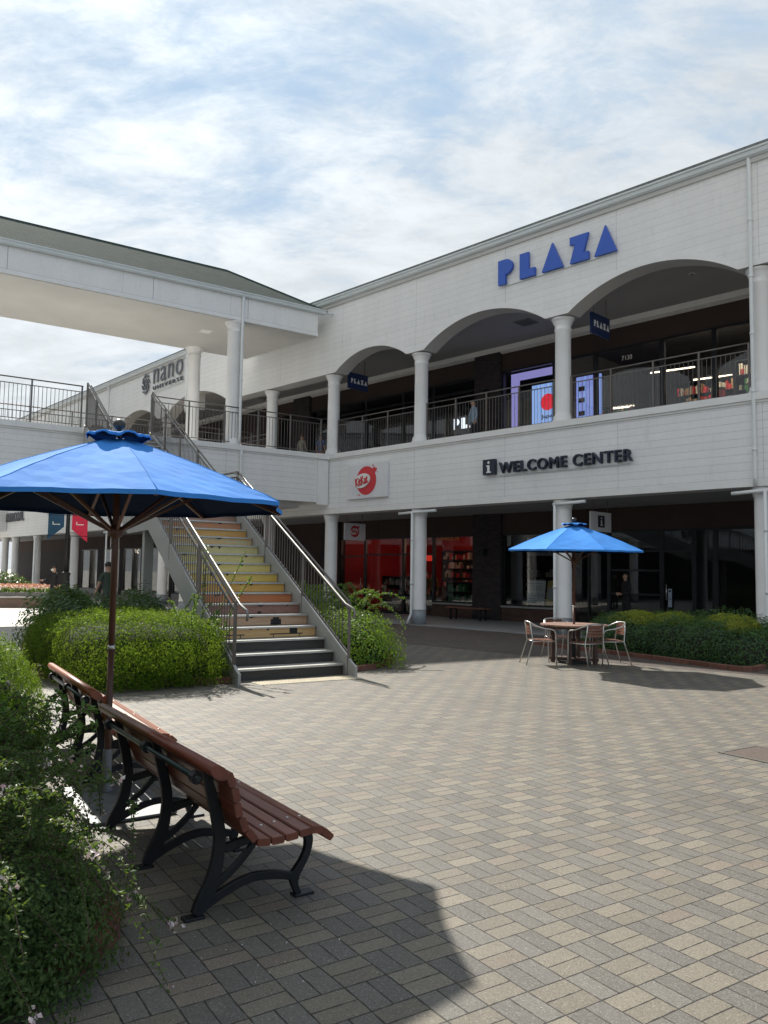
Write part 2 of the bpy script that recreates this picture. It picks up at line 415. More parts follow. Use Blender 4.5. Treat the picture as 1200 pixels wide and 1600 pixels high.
def m_shingle(name, c1, c2):
    t = NT(name); p = t.coord()
    s3 = t.node('ShaderNodeSeparateXYZ'); t.l.new(p, s3.inputs[0])
    cb = t.node('ShaderNodeCombineXYZ'); t.l.new(s3.outputs[0], cb.inputs[0]); t.l.new(t.math('MULTIPLY', s3.outputs[2], 1.75), cb.inputs[1])
    b = t.node('ShaderNodeTexBrick'); t.l.new(cb.outputs[0], b.inputs[0])
    b.inputs['Color1'].default_value = rgba(c1); b.inputs['Color2'].default_value = rgba(c2); b.inputs['Mortar'].default_value = rgba(scaled(c1, 0.55))
    b.inputs['Scale'].default_value = 1; b.inputs['Mortar Size'].default_value = 0.012
    b.inputs['Brick Width'].default_value = 0.3; b.inputs['Row Height'].default_value = 0.14
    c = t.mix(t.rng(t.noise(p, 40, 3), .3, .7, 0, .5), b.outputs['Color'], scaled(c2, 1.3))
    return t.done(t.bsdf(c, 0.95, 0, t.bump(t.math('SUBTRACT', 1, b.outputs['Fac']), 0.5, 0.01), 0.05))

WHITE = (0.66, 0.655, 0.635)
M = {}
M['siding_low'] = m_siding('painted_siding', (0.80, 0.80, 0.795), 0.187, 3.93)
M['siding_up'] = m_siding('painted_siding_upper', (0.80, 0.795, 0.775), 0.205, 8.93, 0.25, 0.80)
M['siding_bridge'] = m_siding('painted_siding_bridge', (0.80, 0.795, 0.78), 0.187, 4.2)
M['siding_fascia'] = m_siding('painted_fascia', (0.78, 0.775, 0.755), 0.80, 10.30, 0.2, 0.8)
M['trim'] = m_plain('white_trim', (0.78, 0.775, 0.755), 0.5, 0, 0.05, 2.0)
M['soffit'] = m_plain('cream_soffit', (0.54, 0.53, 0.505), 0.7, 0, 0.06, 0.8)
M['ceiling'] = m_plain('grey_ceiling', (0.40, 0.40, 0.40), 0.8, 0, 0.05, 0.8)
M['column'] = m_plain('column_paint', (0.79, 0.785, 0.775), 0.42, 0, 0.05, 1.6)
M['col_base'] = m_plain('column_base_grey', (0.30, 0.33, 0.36), 0.6, 0, 0.15, 4)
M['pipe'] = m_plain('pvc_pipe', (0.74, 0.76, 0.76), 0.35, 0, 0.04, 2)
M['gutter'] = m_plain('gutter_paint', (0.62, 0.66, 0.66), 0.35, 0, 0.05, 2)
M['roof'] = m_shingle('green_shingle', (0.040, 0.056, 0.051), (0.066, 0.085, 0.074))
M['roof_grey'] = m_shingle('grey_shingle', (0.12, 0.13, 0.13), (0.17, 0.175, 0.17))
M['brown'] = m_plain('brown_panel', (0.070, 0.052, 0.047), 0.75, 0, 0.08, 1.0, 0, 60, 0.08)
M['brick_dark'] = m_brick('dark_brick', (0.035, 0.035, 0.042), (0.075, 0.055, 0.052), (0.05, 0.05, 0.05))
M['brick_red'] = m_brick('brown_brick', (0.085, 0.05, 0.04), (0.13, 0.075, 0.06), (0.09, 0.085, 0.08))
M['sill'] = m_plain('stone_sill', (0.34, 0.34, 0.33), 0.7, 0, 0.1, 6)
M['frame'] = m_plain('black_window_frame', (0.018, 0.02, 0.024), 0.35, 0.2, 0.2, 3)
M['glass'] = m_glass('window_glass', (0.80, 0.82, 0.83), 0.85)
M['inner'] = m_plain('dark_interior', (0.045, 0.043, 0.045), 0.8, 0, 0.2, 1)
M['inner_floor'] = m_plain('interior_floor', (0.12, 0.10, 0.08), 0.4, 0, 0.2, 1)
M['red'] = m_plain('red_wall', (0.36, 0.012, 0.016), 0.6, 0, 0.15, 1)
M['rail'] = m_plain('rail_metal', (0.155, 0.14, 0.13), 0.38, 0.55, 0.12, 5)
M['rail_light'] = m_plain('handrail_metal', (0.22, 0.21, 0.20), 0.55, 0.35, 0.1, 5)
M['iron'] = m_plain('black_cast_iron', (0.010, 0.011, 0.014), 0.5, 0.2, 0.2, 12, 0.25, 90)
M['stringer'] = m_plain('stair_paint', (0.36, 0.365, 0.345), 0.5, 0.1, 0.06, 2.5)
M['nosing'] = m_plain('aluminium_nosing', (0.52, 0.51, 0.48), 0.42, 0.55, 0.12, 8)
M['tread'] = m_plain('tread_sheet', (0.30, 0.29, 0.27), 0.7, 0, 0.1, 6)
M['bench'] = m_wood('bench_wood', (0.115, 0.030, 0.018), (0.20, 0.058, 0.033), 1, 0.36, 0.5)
M['bench2'] = m_wood('bench_wood_sunny', (0.20, 0.058, 0.026), (0.30, 0.10, 0.045), 1, 0.36, 0.5)  # sunlight painted in: lighter, more orange copy of the bench wood
M['pole_wood'] = m_wood('pole_wood', (0.07, 0.030, 0.019), (0.115, 0.050, 0.031), 2, 0.4)
M['slat_wood'] = m_wood('slat_wood', (0.17, 0.07, 0.045), (0.27, 0.13, 0.09), 0, 0.45)
M['table_wood'] = m_wood('table_wood', (0.20, 0.11, 0.085), (0.40, 0.25, 0.20), 0, 0.55)
M['table_leg'] = m_wood('table_leg_wood', (0.07, 0.04, 0.032), (0.13, 0.08, 0.065), 2, 0.6)
M['alu'] = m_plain('brushed_aluminium', (0.62, 0.62, 0.60), 0.28, 0.85, 0.05, 6)
M['blue'] = m_fabric('blue_canvas', (0.050, 0.245, 0.68), 0.0)
M['shaded_under'] = m_plain('navy_shaded_underside', (0.007, 0.018, 0.050), 0.9, 0, 0.1, 3, 0, 60, 0.1)  # painted shade: canvas blue darkened to navy for the canopy and cap undersides
M['navy_letters'] = m_plain('navy_paint', (0.016, 0.024, 0.045), 0.45, 0, 0.1, 5)
M['blue_letters'] = m_plain('blue_acrylic', (0.028, 0.105, 0.50), 0.4, 0, 0.04, 3)
M['white'] = m_plain('white_paint', (0.78, 0.78, 0.76), 0.5, 0, 0.03, 4)
M['signwhite'] = m_plain('sign_panel', (0.70, 0.70, 0.72), 0.5, 0, 0.03, 4)
M['signred'] = m_plain('sign_red', (0.60, 0.035, 0.045), 0.4, 0, 0.05, 4)
M['navy_sign'] = m_plain('navy_sign', (0.012, 0.028, 0.10), 0.4, 0, 0.08, 4)
M['grey_letters'] = m_plain('grey_letters', (0.12, 0.125, 0.14), 0.4, 0.4, 0.1, 4)
M['kerb'] = m_brick('terracotta_kerb', (0.17, 0.075, 0.055), (0.25, 0.12, 0.09), (0.10, 0.08, 0.07), 0.2, 0.2)
M['soil'] = m_plain('soil_mulch', (0.045, 0.03, 0.02), 0.95, 0, 0.4, 20, 0.8, 60)
M['twig'] = m_plain('twig_bark', (0.07, 0.05, 0.035), 0.8, 0, 0.3, 20)
M['pavers'] = m_pavers()
M['brown_pavers'] = m_small_paver('brown_pavers', (0.095, 0.078, 0.07), (0.13, 0.107, 0.096), (0.045, 0.04, 0.036), FA)
M['slab'] = m_small_paver('arcade_slab', (0.27, 0.275, 0.28), (0.30, 0.30, 0.305), (0.15, 0.15, 0.15), FA, 0.6, 0.6)
M['concrete'] = m_small_paver('pale_paving', (0.50, 0.485, 0.45), (0.56, 0.54, 0.50), (0.3, 0.29, 0.27), NA, 0.6, 0.3)
M['skin'] = m_plain('skin', (0.48, 0.29, 0.20), 0.5, 0, 0.05, 8)
M['hair'] = m_plain('black_hair', (0.012, 0.010, 0.010), 0.5, 0, 0.3, 30)

# ------------------------------------------------------------ ground
def sheet(name, poly, z, mat):
    m = MB(); m.add([(x, y, z) for x, y in poly], [tuple(range(len(poly)))])
    return tag(m.build(name, mat), kind='structure')
sheet('ground', [(-900, -900), (900, -900), (900, 900), (-900, 900)], 0.0, M['concrete'])
sheet('plaza_paving', [(-6.2, -12), (30, -12), (30, 24), (facpt(10, 0).x, facpt(10, 0).y), (facpt(-6, 0).x, facpt(-6, 0).y),
                       (-3.5, 25), (-6.2, 14)], 0.004, M['pavers'])
sheet('brown_paving', [facpt(t, d).xy[:] for t, d in ((-7, -0.0), (-7, -5.4), (7.5, -5.0), (18, -4.0), (18, 0.0))], 0.008, M['brown_pavers'])
m = MB(); m.prism([facpt(t, d).xy[:] for t, d in ((-16, -0.05), (30, -0.05), (30, 12.5), (-16, 12.5))], 'z', 0, 0.03)
tag(m.build('arcade_walkway', M['slab']), kind='structure')
m = MB(); m.prism([npt(t, d).xy[:] for t, d in ((-45, -0.05), (0, -0.05), (0, 12.5), (-45, 12.5))], 'z', 0, 0.028)
tag(m.build('arcade_walkway', M['slab']), kind='structure')

# tactile strip at the stair foot
t_m = m_plain('tactile_yellow', (0.50, 0.44, 0.32), 0.7, 0, 0.12, 6)
m = MB(); c, q = math.cos(PA), math.sin(PA)
MX = Matrix.Translation((-1.92, 12.0, 0)) @ Matrix.Rotation(PA, 4, 'Z')
m.box(0, 1.70, -0.36, 0, 0.004, 0.012, 0, MX)
for i in range(28):
    for j in range(6):
        cx_, cy_ = 0.04+i*0.0600, -0.33+j*0.06
        m.box(cx_-0.013, cx_+0.013, cy_-0.013, cy_+0.013, 0.012, 0.017, 0, MX)
tag(m.build('tactile_paving', t_m), kind='structure')

# drain cover
MX = Matrix.Translation((3.16, 7.69, 0)) @ Matrix.Rotation(PA, 4, 'Z')
dr = empty('drain_cover', (3.16, 7.69, 0), PA, 'dark square drain cover set flush in the pale paving at the right', 'drain cover')
m = MB(); m.box(0.03, 0.57, -0.57, -0.03, 0.005, 0.009)
m.build('cover', m_plain('rusty_cover', (0.10, 0.075, 0.062), 0.8, 0.2, 0.2, 30, 0.8, 140), dr)
m = MB()
for a in ((0, 0.6, -0.03, 0), (0, 0.6, -0.6, -0.57), (0, 0.03, -0.57, -0.03), (0.57, 0.6, -0.57, -0.03)): m.box(*a, 0.005, 0.012)
m.build('frame', m_plain('galvanised', (0.20, 0.19, 0.175), 0.5, 0.6, 0.1, 20), dr)

# ------------------------------------------------------------ text helpers
def text_mesh(body, size, depth, bold=0.0, align='LEFT', spacing=1.0, xscale=1.0):
    cu = bpy.data.curves.new('t', 'FONT'); cu.body = body; cu.size = size; cu.extrude = depth/2
    cu.bevel_depth = max(bold, 0); cu.bevel_resolution = 0; cu.offset = min(bold, 0); cu.align_x = align; cu.space_character = spacing; cu.resolution_u = 4
    o = bpy.data.objects.new('t', cu); COL.objects.link(o)
    dg = bpy.context.evaluated_depsgraph_get()
    me = bpy.data.meshes.new_from_object(o.evaluated_get(dg))
    bpy.data.objects.remove(o); bpy.data.curves.remove(cu)
    me.transform(Matrix.Diagonal((xscale, 1, 1, 1)))
    return me
def fit_text(name, body, x0, x1, z0, z1, y, depth, mat, parent, bold=0.0, rot=None, spacing=1.0):
    """text filling x0..x1, z0..z1 in the parent's XZ plane, facing -y, back face at y"""
    me = text_mesh(body, 1.0, depth, bold, spacing=spacing)
    co = np.array([v.co[:] for v in me.vertices]); a, b = co.min(0), co.max(0)
    for v in me.vertices:
        X = x0+(v.co.x-a[0])/(b[0]-a[0])*(x1-x0); Z = z0+(v.co.y-a[1])/(b[1]-a[1])*(z1-z0)
        v.co = (X, y-depth/2-v.co.z, Z)
    me.materials.clear(); me.materials.append(mat); me.name = name
    o = bpy.data.objects.new(name, me); COL.objects.link(o); o.parent = parent
    return o
def poly_letter(mb, pts, x, z, w, h, y, d, mi=0):
    mb.prism([(x+p[0]*w, z+p[1]*h) for p in pts], 'y', y-d, y, mi)
def arc(cx, cy, rx, ry, a0, a1, n):
    return [(cx+rx*math.cos(R(a0+(a1-a0)*i/n)), cy+ry*math.sin(R(a0+(a1-a0)*i/n))) for i in range(n+1)]
GL = {'P': [(0, 0), (0.5, 0), (0.5, 0.38)]+arc(0.5, 0.69, 0.5, 0.31, -90, 90, 10)+[(0, 1)],
      'L': [(0, 0), (1, 0), (1, 0.32), (0.58, 0.32), (0.58, 1), (0, 1)],
      'A': [(0, 0), (1, 0), (0.5, 1)],
      'Z': [(0, 0), (1, 0), (1, 0.30), (0.72, 0.30), (1, 1), (0, 1), (0, 0.70), (0.28, 0.70)]}
def plaza_letters(parent, x0, z0, h, y, d, mat, k=1.0, gap=0.25, rise=0.0):
    ws = {'P': 0.58, 'L': 0.58, 'A': 0.80, 'Z': 0.68}; x = x0
    for i, ch in enumerate('PLAZA'):
        mb = MB(); w = ws[ch]*h*k
        poly_letter(mb, GL[ch], x, z0+rise*(x-x0), w, h, y, d)
        mb.build('letter', mat, parent); x += w+gap*h*k
    return x

# ------------------------------------------------------------ column, railing, pipes
def column_lower(mb, x, y, z1=3.74, r=0.228):
    mb.lathe([(r*0.98, 0.48), (r*1.06, 0.485), (r*1.06, 0.52), (r, 0.54), (r*0.995, z1-0.30), (r*1.0, z1-0.24), (r*1.12, z1-0.2),
              (r*1.12, z1-0.15), (r*1.25, z1-0.06), (r*1.25, z1-0.004)], (x, y), 28, 0)
    mb.lathe([(r*1.02, 0.025), (r*1.02, 0.478)], (x, y), 28, 1)
def column_upper(mb, x, y, z0=5.89, z1=8.87, r=0.225):
    mb.lathe([(r*1.35, z0), (r*1.35, z0+0.07), (r*1.22, z0+0.12), (r*1.25, z0+0.17), (r*1.02, z0+0.24), (r, z0+0.3), (r*0.97, z1-0.38),
              (r*1.06, z1-0.35), (r*1.06, z1-0.31), (r*1.0, z1-0.29), (r*1.02, z1-0.2), (r*1.22, z1-0.13), (r*1.25, z1-0.07), (r*1.42, z1-0.05), (r*1.42, z1-0.004)], (x, y), 28, 0)
def railing(parent, a, b, z0=5.89, ztop=7.20, posts=None, side=0.0, name='railing', sp=0.115, mats=None):
    """straight level railing between two (x, y) points"""
    a = Vector((a[0], a[1], 0)); b = Vector((b[0], b[1], 0)); L = (b-a).length; d = (b-a)/L
    mb = MB()
    P = lambda s, z: a+d*s+Vector((0, 0, z))
    mb.tube([P(0, ztop-0.02), P(L, ztop-0.02)], 0.021, 8)
    mb.tube([P(0, ztop-0.20), P(L, ztop-0.20)], 0.013, 4, square=True)
    mb.tube([P(0, z0+0.09), P(L, z0+0.09)], 0.013, 4, square=True)
    n = max(2, int(L/1.45)+1)
    for i in range(n+1):
        s = 0.03+(L-0.06)*i/n; mb.tube([P(s, z0), P(s, ztop-0.03)], 0.022, 4, square=True)
    k = int(L/sp)
    for i in range(1, k):
        s = L*i/k; mb.tube([P(s, z0+0.09), P(s, ztop-0.2)], 0.0085, 4, caps=False)
    return mb.build(name, M['rail'], parent)
def drain_pipe(parent, x, y, z1=3.62, hx=(-0.35, 0.75)):
    mb = MB()
    mb.tube([(x-0.06, y-0.12, 0.05), (x-0.02, y-0.05, 0.25), (x, y, 0.36), (x, y, z1)], 0.042, 10)
    mb.tube([(x+hx[0], y, z1-0.02), (x+hx[1], y+0.02, z1+0.02)], 0.045, 10)
    for z in (1.3, 2.7): mb.lathe([(0.052, z), (0.052, z+0.06)], (x, y), 12)
    mb.build('drain_pipe', M['pipe'], parent)
def down_pipe(parent, x, y, z0, z1):
    mb = MB(); mb.tube([(x, y+0.02, z0), (x, y, z0+0.2), (x, y, z1-0.15), (x, y-0.02, z1)], 0.045, 10)
    z = z0+0.8
    while z < z1-0.4: mb.lathe([(0.056, z), (0.056, z+0.05)], (x, y), 12); z += 1.35
    mb.build('downpipe', M['pipe'], parent)

# ------------------------------------------------------------ arcade building
def arch_z(x, arches, base=8.89):
    for x0, x1, rise in arches:
        if x0 < x < x1:
            c = (x0+x1)/2; w = (x1-x0)/2; Rr = (w*w+rise*rise)/(2*rise)
            return base+math.sqrt(max(0, Rr*Rr-(x-c)**2))-(Rr-rise)
    return base
def upper_wall(parent, xa, xb, arches, z1=11.5, th=0.6):
    xs = set([xa, xb])
    for x0, x1, _ in arches:
        for i in range(33): xs.add(x0+(x1-x0)*i/32)
    xs = sorted(x for x in xs if xa <= x <= xb)
    mb = MB()
    for a, b in zip(xs[:-1], xs[1:]):
        za, zb = arch_z(a, arches), arch_z(b, arches)
        za2 = za; zb2 = zb
        mb.add([(a, 0, za2), (b, 0, zb2), (b, 0, z1), (a, 0, z1)], [(0, 1, 2, 3)], 0)
        mb.add([(a, th, za2), (b, th, zb2), (b, th, z1), (a, th, z1)], [(3, 2, 1, 0)], 1)
        mb.add([(a, 0, za2), (b, 0, zb2), (b, th, zb2), (a, th, za2)], [(3, 2, 1, 0)], 1, True)
    mb.add([(xa, 0, 8.89), (xa, th, 8.89), (xa, th, z1), (xa, 0, z1)], [(0, 1, 2, 3)], 1)
    mb.add([(xb, 0, 8.89), (xb, th, 8.89), (xb, th, z1), (xb, 0, z1)], [(3, 2, 1, 0)], 1)
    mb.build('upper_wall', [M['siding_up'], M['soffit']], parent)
    tb = MB()
    for a, b in zip(xs[:-1], xs[1:]):
        za, zb = arch_z(a, arches), arch_z(b, arches)
        tb.add([(a, -0.012, za-0.004), (b, -0.012, zb-0.004), (b, -0.012, zb+0.15), (a, -0.012, za+0.15),
                (a, 0.0, za-0.004), (b, 0.0, zb-0.004), (b, 0.0, zb+0.15), (a, 0.0, za+0.15)],
               [(0, 1, 2, 3), (0, 4, 5, 1), (3, 2, 6, 7)], 0)
    tb.build('arch_trim', M['trim'], parent)
def bands(parent, xa, xb, roofmat='roof_grey'):
    mb = MB(); mb.box(xa, xb, 0, 0.6, 3.90, 5.66); mb.build('lower_fascia', M['siding_low'], parent)
    mb = MB(); mb.box(xa, xb, -0.008, 0.6, 3.74, 3.897); mb.box(xa, xb, -0.03, 0.6, 5.663, 5.72); mb.box(xa, xb, -0.075, 0.62, 5.722, 5.89)
    mb.build('ledge', M['trim'], parent)
    mb = MB(); mb.box(xa, xb, 0.62, 4.55, 5.5, 5.84); mb.build('gallery_floor', M['inner_floor'], parent)
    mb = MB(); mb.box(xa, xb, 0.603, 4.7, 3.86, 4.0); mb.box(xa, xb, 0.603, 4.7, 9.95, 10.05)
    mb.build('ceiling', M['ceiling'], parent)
    mb = MB(); mb.prism([(4.60, 9.72), (4.40, 9.80), (4.30, 9.945), (4.60, 9.945)], 'x', xa, xb); mb.build('cornice', M['trim'], parent)
    mb = MB(); mb.prism([(-0.16, 11.62), (-0.15, 11.50), (-0.10, 11.46), (-0.0, 11.46), (-0.0, 11.62)], 'x', xa, xb)
    mb.box(xa, xb, -0.19, -0.15, 11.60, 11.645)
    mb.build('gutter', M['gutter'], parent)
    mb = MB(); mb.box(xa, xb, -0.06, -0.003, 11.34, 11.457); mb.build('eaves_board', M['soffit'], parent)
    mb = MB(); mb.prism([(-0.13, 11.63), (-0.10, 11.76), (0.5, 11.92), (8, 12.6), (8, 12.3), (0.0, 11.63)], 'x', xa, xb)
    mb.build('roof', M[roofmat], parent)
def shop_window(parent, x0, x1, z0, z1, y=4.62, mull=(), trans=(), fw=0.06, door=False):
    mb = MB()
    mb.box(x0, x1, y-0.06, y+0.06, z1-fw, z1); mb.box(x0, x1, y-0.06, y+0.06, z0, z0+fw)
    mb.box(x0, x0+fw, y-0.06, y+0.06, z0+fw, z1-fw); mb.box(x1-fw, x1, y-0.06, y+0.06, z0+fw, z1-fw)
    for x in mull: mb.box(x-fw/2, x+fw/2, y-0.05, y+0.05, z0+fw, z1-fw)
    for tz in trans:
        mb.box(x0+fw, x1-fw, y-0.045, y+0.045, tz-fw/2, tz+fw/2)
    f = mb.build('shop_door' if door else 'shop_window', M['frame'], parent)
    g = MB(); g.box(x0+fw*0.5, x1-fw*0.5, y-0.006, y+0.006, z0+fw*0.5, z1-fw*0.5); g.build('glass_pane', M['glass'], f)
    if door:
        hb = MB(); xc = x1-0.18 if door == 'r' else x0+0.18
        hb.tube([(xc, y-0.10, 0.95), (xc, y-0.10, 1.45)], 0.016, 8); hb.tube([(xc, y-0.10, 1.0), (xc, y-0.03, 1.0)], 0.01, 6); hb.tube([(xc, y-0.10, 1.4), (xc, y-0.03, 1.4)], 0.01, 6)
        hb.build('handle', M['alu'], f)
    return f

bld = empty('arcade_building', FO, FA, 'long white two storey shopping arcade with arches, columns and upper gallery', 'building')
ARCH = [(-16.75, -11.25, 0.74), (-4.28, -0.72, 0.58), (0.06, 4.72, 0.74), (5.48, 10.10, 0.74), (10.9, 15.5, 0.74), (16.3, 21, 0.74)]
upper_wall(bld, -14, 24, ARCH); bands(bld, -14, 24)
for x in (-11.3, -8.5, -4.72, -0.33, 5.10, 10.48, 15.9, 21.3):
    mb = MB(); column_lower(mb, x, 0.33); mb.build('column', [M['column'], M['col_base']], bld)
    mb = MB(); column_upper(mb, x, 0.33); mb.build('column', [M['column']], bld)
# parapet railings between the upper columns
for a, b in ((-11.0, -8.75), (-4.45, -0.58), (-0.08, 4.84), (5.36, 10.22), (10.74, 15.6)):
    railing(bld, (a, 0.33), (b, 0.33))
drain_pipe(bld, -0.38, 0.02, hx=(-0.6, 1.0)); drain_pipe(bld, 5.02, 0.02, hx=(-0.05, 0.95)); drain_pipe(bld, 10.62, -0.02, hx=(-0.75, 0.1))
down_pipe(bld, 10.42, -0.06, 3.75, 11.46)
# back walls: ground floor
LW = [  # x0, x1, sill z, mullions, transoms, door
    (-9.0, -7.44, 0.03, (), (2.35,), 'r'), (-7.44, -5.17, 0.03, (), (2.42,), None), (-5.17, -3.54, 0.03, (), (2.42,), 'l'),
    (-3.54, -1.47, 0.56, (), (), None), (-0.2, 2.01, 0.56, (), (), None), (2.01, 4.04, 0.03, (3.3,), (2.46,), None), (4.04, 5.83, 0.03, (), (1.1, 1.85, 2.46), None),
    (5.83, 6.85, 0.03, (), (2.46,), 'l'), (6.85, 7.5, 0.03, (), (), None), (7.5, 11.5, 0.50, (9.5,), (), None)]
for x0, x1, z0, mu, tr, dr_ in LW: shop_window(bld, x0, x1, z0, 3.12, mull=mu, trans=tr, door=dr_)
for x0, x1, z0, *_ in LW:
    if z0 > 0.3:
        mb = MB(); mb.box(x0, x1, 4.50, 4.72, 0.03, z0-0.06); mb.build('brick_plinth', M['brick_red'], bld)
        mb = MB(); mb.box(x0, x1, 4.44, 4.74, z0-0.058, z0-0.002); mb.build('window_sill', M['sill'], bld)
mb = MB(); mb.box(11.5, 24, 4.55, 4.8, 0.03, 3.858); mb.build('brown_wall_panel', M['brown'], bld)
mb = MB()
for a, b in ((-14, -10.2), (-9.0, -1.47), (-0.2, 11.5)): mb.box(a, b, 4.57, 4.8, 3.122, 3.858)
for a, b in ((-14, -12.4), (-11.2, -1.43), (-0.26, 24)): mb.box(a, b, 4.57, 4.8, 9.09, 9.948)
for a in (-8.2, -6.6, -5.0, -3.4, 1.3, 2.9, 4.5, 6.1, 7.7, 9.3):
    mb.box(a-0.01, a+0.01, 4.562, 4.57, 3.122, 3.858)
mb.build('brown_wall_panel', M['brown'], bld)
for (x0, x1, z0, z1) in ((-10.2, -9.0, 0.03, 3.858), (-1.47, -0.2, 0.03, 3.858), (-12.4, -11.2, 5.84, 9.948), (-1.43, -0.26, 5.84, 9.948)):
    mb = MB(); mb.box(x0, x1, 4.42, 4.85, z0, z1); mb.build('brick_pier', M['brick_dark'], bld)
# upper storey windows
for x0, x1, mu in ((-11.2, -9.8, ()), (-9.8, -7.52, ()), (-7.52, -5.29, ()), (-5.29, -3.62, ()), (-3.62, -1.43, ()), (-0.26, 2.0, ()),
                   (2.0, 3.59, ()), (3.59, 5.93, ()), (5.93, 7.57, ()), (7.57, 10.2, (9.1,)), (10.2, 13, ())):
    shop_window(bld, x0, x1, 5.85, 9.09, mull=mu, trans=(8.62,) if x0 < -1 else (), fw=0.075)
# interiors (rooms behind the glass)
def room(parent, x0, x1, y0, y1, z0, z1, wall, floor, name='shop_interior'):
    mb = MB(); th = 0.08
    mb.box(x0, x1, y1, y1+th, z0, z1, 0); mb.box(x0, x0+th, y0, y1, z0, z1, 0); mb.box(x1-th, x1, y0, y1, z0, z1, 0)
    mb.box(x0, x1, y0, y1, z1, z1+th, 2); mb.box(x0, x1, y0, y1, z0-0.02, z0, 1)
    return mb.build(name, [wall, floor, M['inner']], parent)
room(bld, -9.1, -1.35, 4.86, 9.5, 0.05, 3.5, M['red'], M['inner_floor'])
room(bld, -1.3, 11.6, 4.86, 10.5, 0.05, 3.5, M['inner'], M['inner_floor'])
room(bld, -14, 2.1, 4.86, 11, 5.86, 9.7, M['inner'], M['inner_floor'])
room(bld, 2.15, 13.5, 4.86, 11, 5.86, 9.7, M['inner'], M['inner_floor'])
mb = MB(); mb.box(13.2, 24, 4.6, 4.8, 5.85, 9.09); mb.build('brown_wall_panel', M['brown'], bld)
mb = MB(); mb.box(-14, -10.2, 4.6, 4.8, 0.03, 3.12); mb.build('brown_wall_panel', M['brown'], bld)
# the far wing of the arcade, turned a few degrees
wing = empty('arcade_wing', NO, NA, 'far left wing of the white arcade behind the staircase and planters', 'building')
NARCH = [(-2.75, 2.75, 0.74), (-8.35, -3.5, 0.74), (-14.0, -9.2, 0.74), (-20.4, -14.9, 0.74), (-26, -21.3, 0.74), (-33, -27, 0.74)]
upper_wall(wing, -40, 0.0, NARCH); bands(wing, -40, 0.0)
for x in (-3.1, -8.75, -14.45, -20.9, -25.3, -27.6, -33.5):
    mb = MB(); column_lower(mb, x, 0.33); mb.build('column', [M['column'], M['col_base']], wing)
    mb = MB(); column_upper(mb, x, 0.33); mb.build('column', [M['column']], wing)
for a, b in ((-14.2, -9.0), (-8.5, -3.3), (-20.6, -14.7), (-2.8, 0.0)): railing(wing, (a, 0.33), (b, 0.33))
drain_pipe(wing, -9.1, 0.0); drain_pipe(wing, -20.3, 0.0, hx=(-.2, .3)); down_pipe(wing, -9.47, -0.06, 5.9, 11.46); down_pipe(wing, -0.6, -0.06, 8.8, 11.46)
for x0, x1 in ((-24.5, -21.6), (-20.6, -18.0), (-17.4, -14.8), (-13.6, -10.9), (-10.5, -8.2), (-7.6, -5.6), (-5.6, -3.8), (-2.6, -0.3)):
    shop_window(wing, x0, x1, 0.3, 3.0, mull=((x0+x1)/2,))
xs = [-40, -24.5, -21.6, -20.6, -18.0, -17.4, -14.8, -13.6, -10.9, -10.5, -8.2, -7.6, -3.8, -2.6, -0.3, 0]
for i in range(0, len(xs), 2):
    mb = MB(); mb.box(xs[i], xs[i+1], 4.55, 4.8, 0.03, 3.0); mb.build('brick_pier', M['brick_dark'], wing)
mb = MB(); mb.box(-40, 0, 4.57, 4.8, 3.003, 3.858); mb.build('brown_wall_panel', M['brown'], wing)
mb = MB(); mb.box(-40, 0, 4.57, 4.8, 5.85, 9.948); mb.build('brown_wall_panel', M['brown'], wing)
for a, b in ((-24.5, -21.6), (-20.6, -18), (-17.4, -14.8), (-13.6, -10.9), (-10.5, -8.2), (-7.6, -3.8), (-2.6, -.3)):
    mb = MB(); mb.box(a, b, 4.5, 4.78, 0.03, 0.298); mb.build('window_sill', M['sill'], wing)
room(wing, -26, -0.1, 4.86, 9.0, 0.05, 3.3, m_plain('beige_shop_wall', (0.16, 0.14, 0.11), 0.7), M['inner_floor'])
for k_, t_ in enumerate((-6.0, -12.5, -19.5)):
    p = npt(t_, 6.4, 3.2); o = empty('ceiling_lamp', (p.x, p.y, p.z), NA, ('warm ceiling lamp inside the far wing shop nearest the staircase', 'warm ceiling lamp inside the middle shop of the far wing', 'warm ceiling lamp inside the farthest shop of the far wing')[k_], 'lamp')
    mb = MB(); mb.lathe([(0.22, 0), (0.22, 0.05)], n=16); mb.build('diffuser', m_emit('warm_diffuser', (1, 0.85, 0.65), 2.2), o)
    pl = bpy.data.lights.new('lamp_light', 'POINT'); pl.energy = 45; pl.color = (1, 0.84, 0.66); pl.shadow_soft_size = 0.2
    lo = bpy.data.objects.new('lamp_light', pl); COL.objects.link(lo); lo.parent = o; lo.location = (0, 0, -0.25)
# end box of another bridge at the far left
mb = MB(); mb.box(-31, -26.3, -2.6, -0.02, 4.15, 5.9); mb.build('bridge_end', M['siding_low'], wing)

# the arcade across the plaza, seen mirrored in the shop windows
opp = empty('opposite_arcade', (-24.5, 10, 0), R(90), 'white arcade building across the plaza, mirrored faintly in the shop windows', 'building')
upper_wall(opp, -34, 37, [(-33+7*i, -27+7*i, 0.8) for i in range(10)]); bands(opp, -34, 37)
for i in range(11):
    mb = MB(); column_lower(mb, -33.5+7*i, 0.33); column_upper(mb, -33.5+7*i, 0.33); mb.build('column', [M['column'], M['col_base']], opp)
mb = MB(); mb.box(-34, 37, 4.6, 5.0, 0.02, 9.94); mb.build('back_wall', M['brown'], opp)
mb = MB(); mb.box(-34, 37, 0, 4.6, 0.01, 0.03); mb.build('walkway_floor', M['slab'], opp)

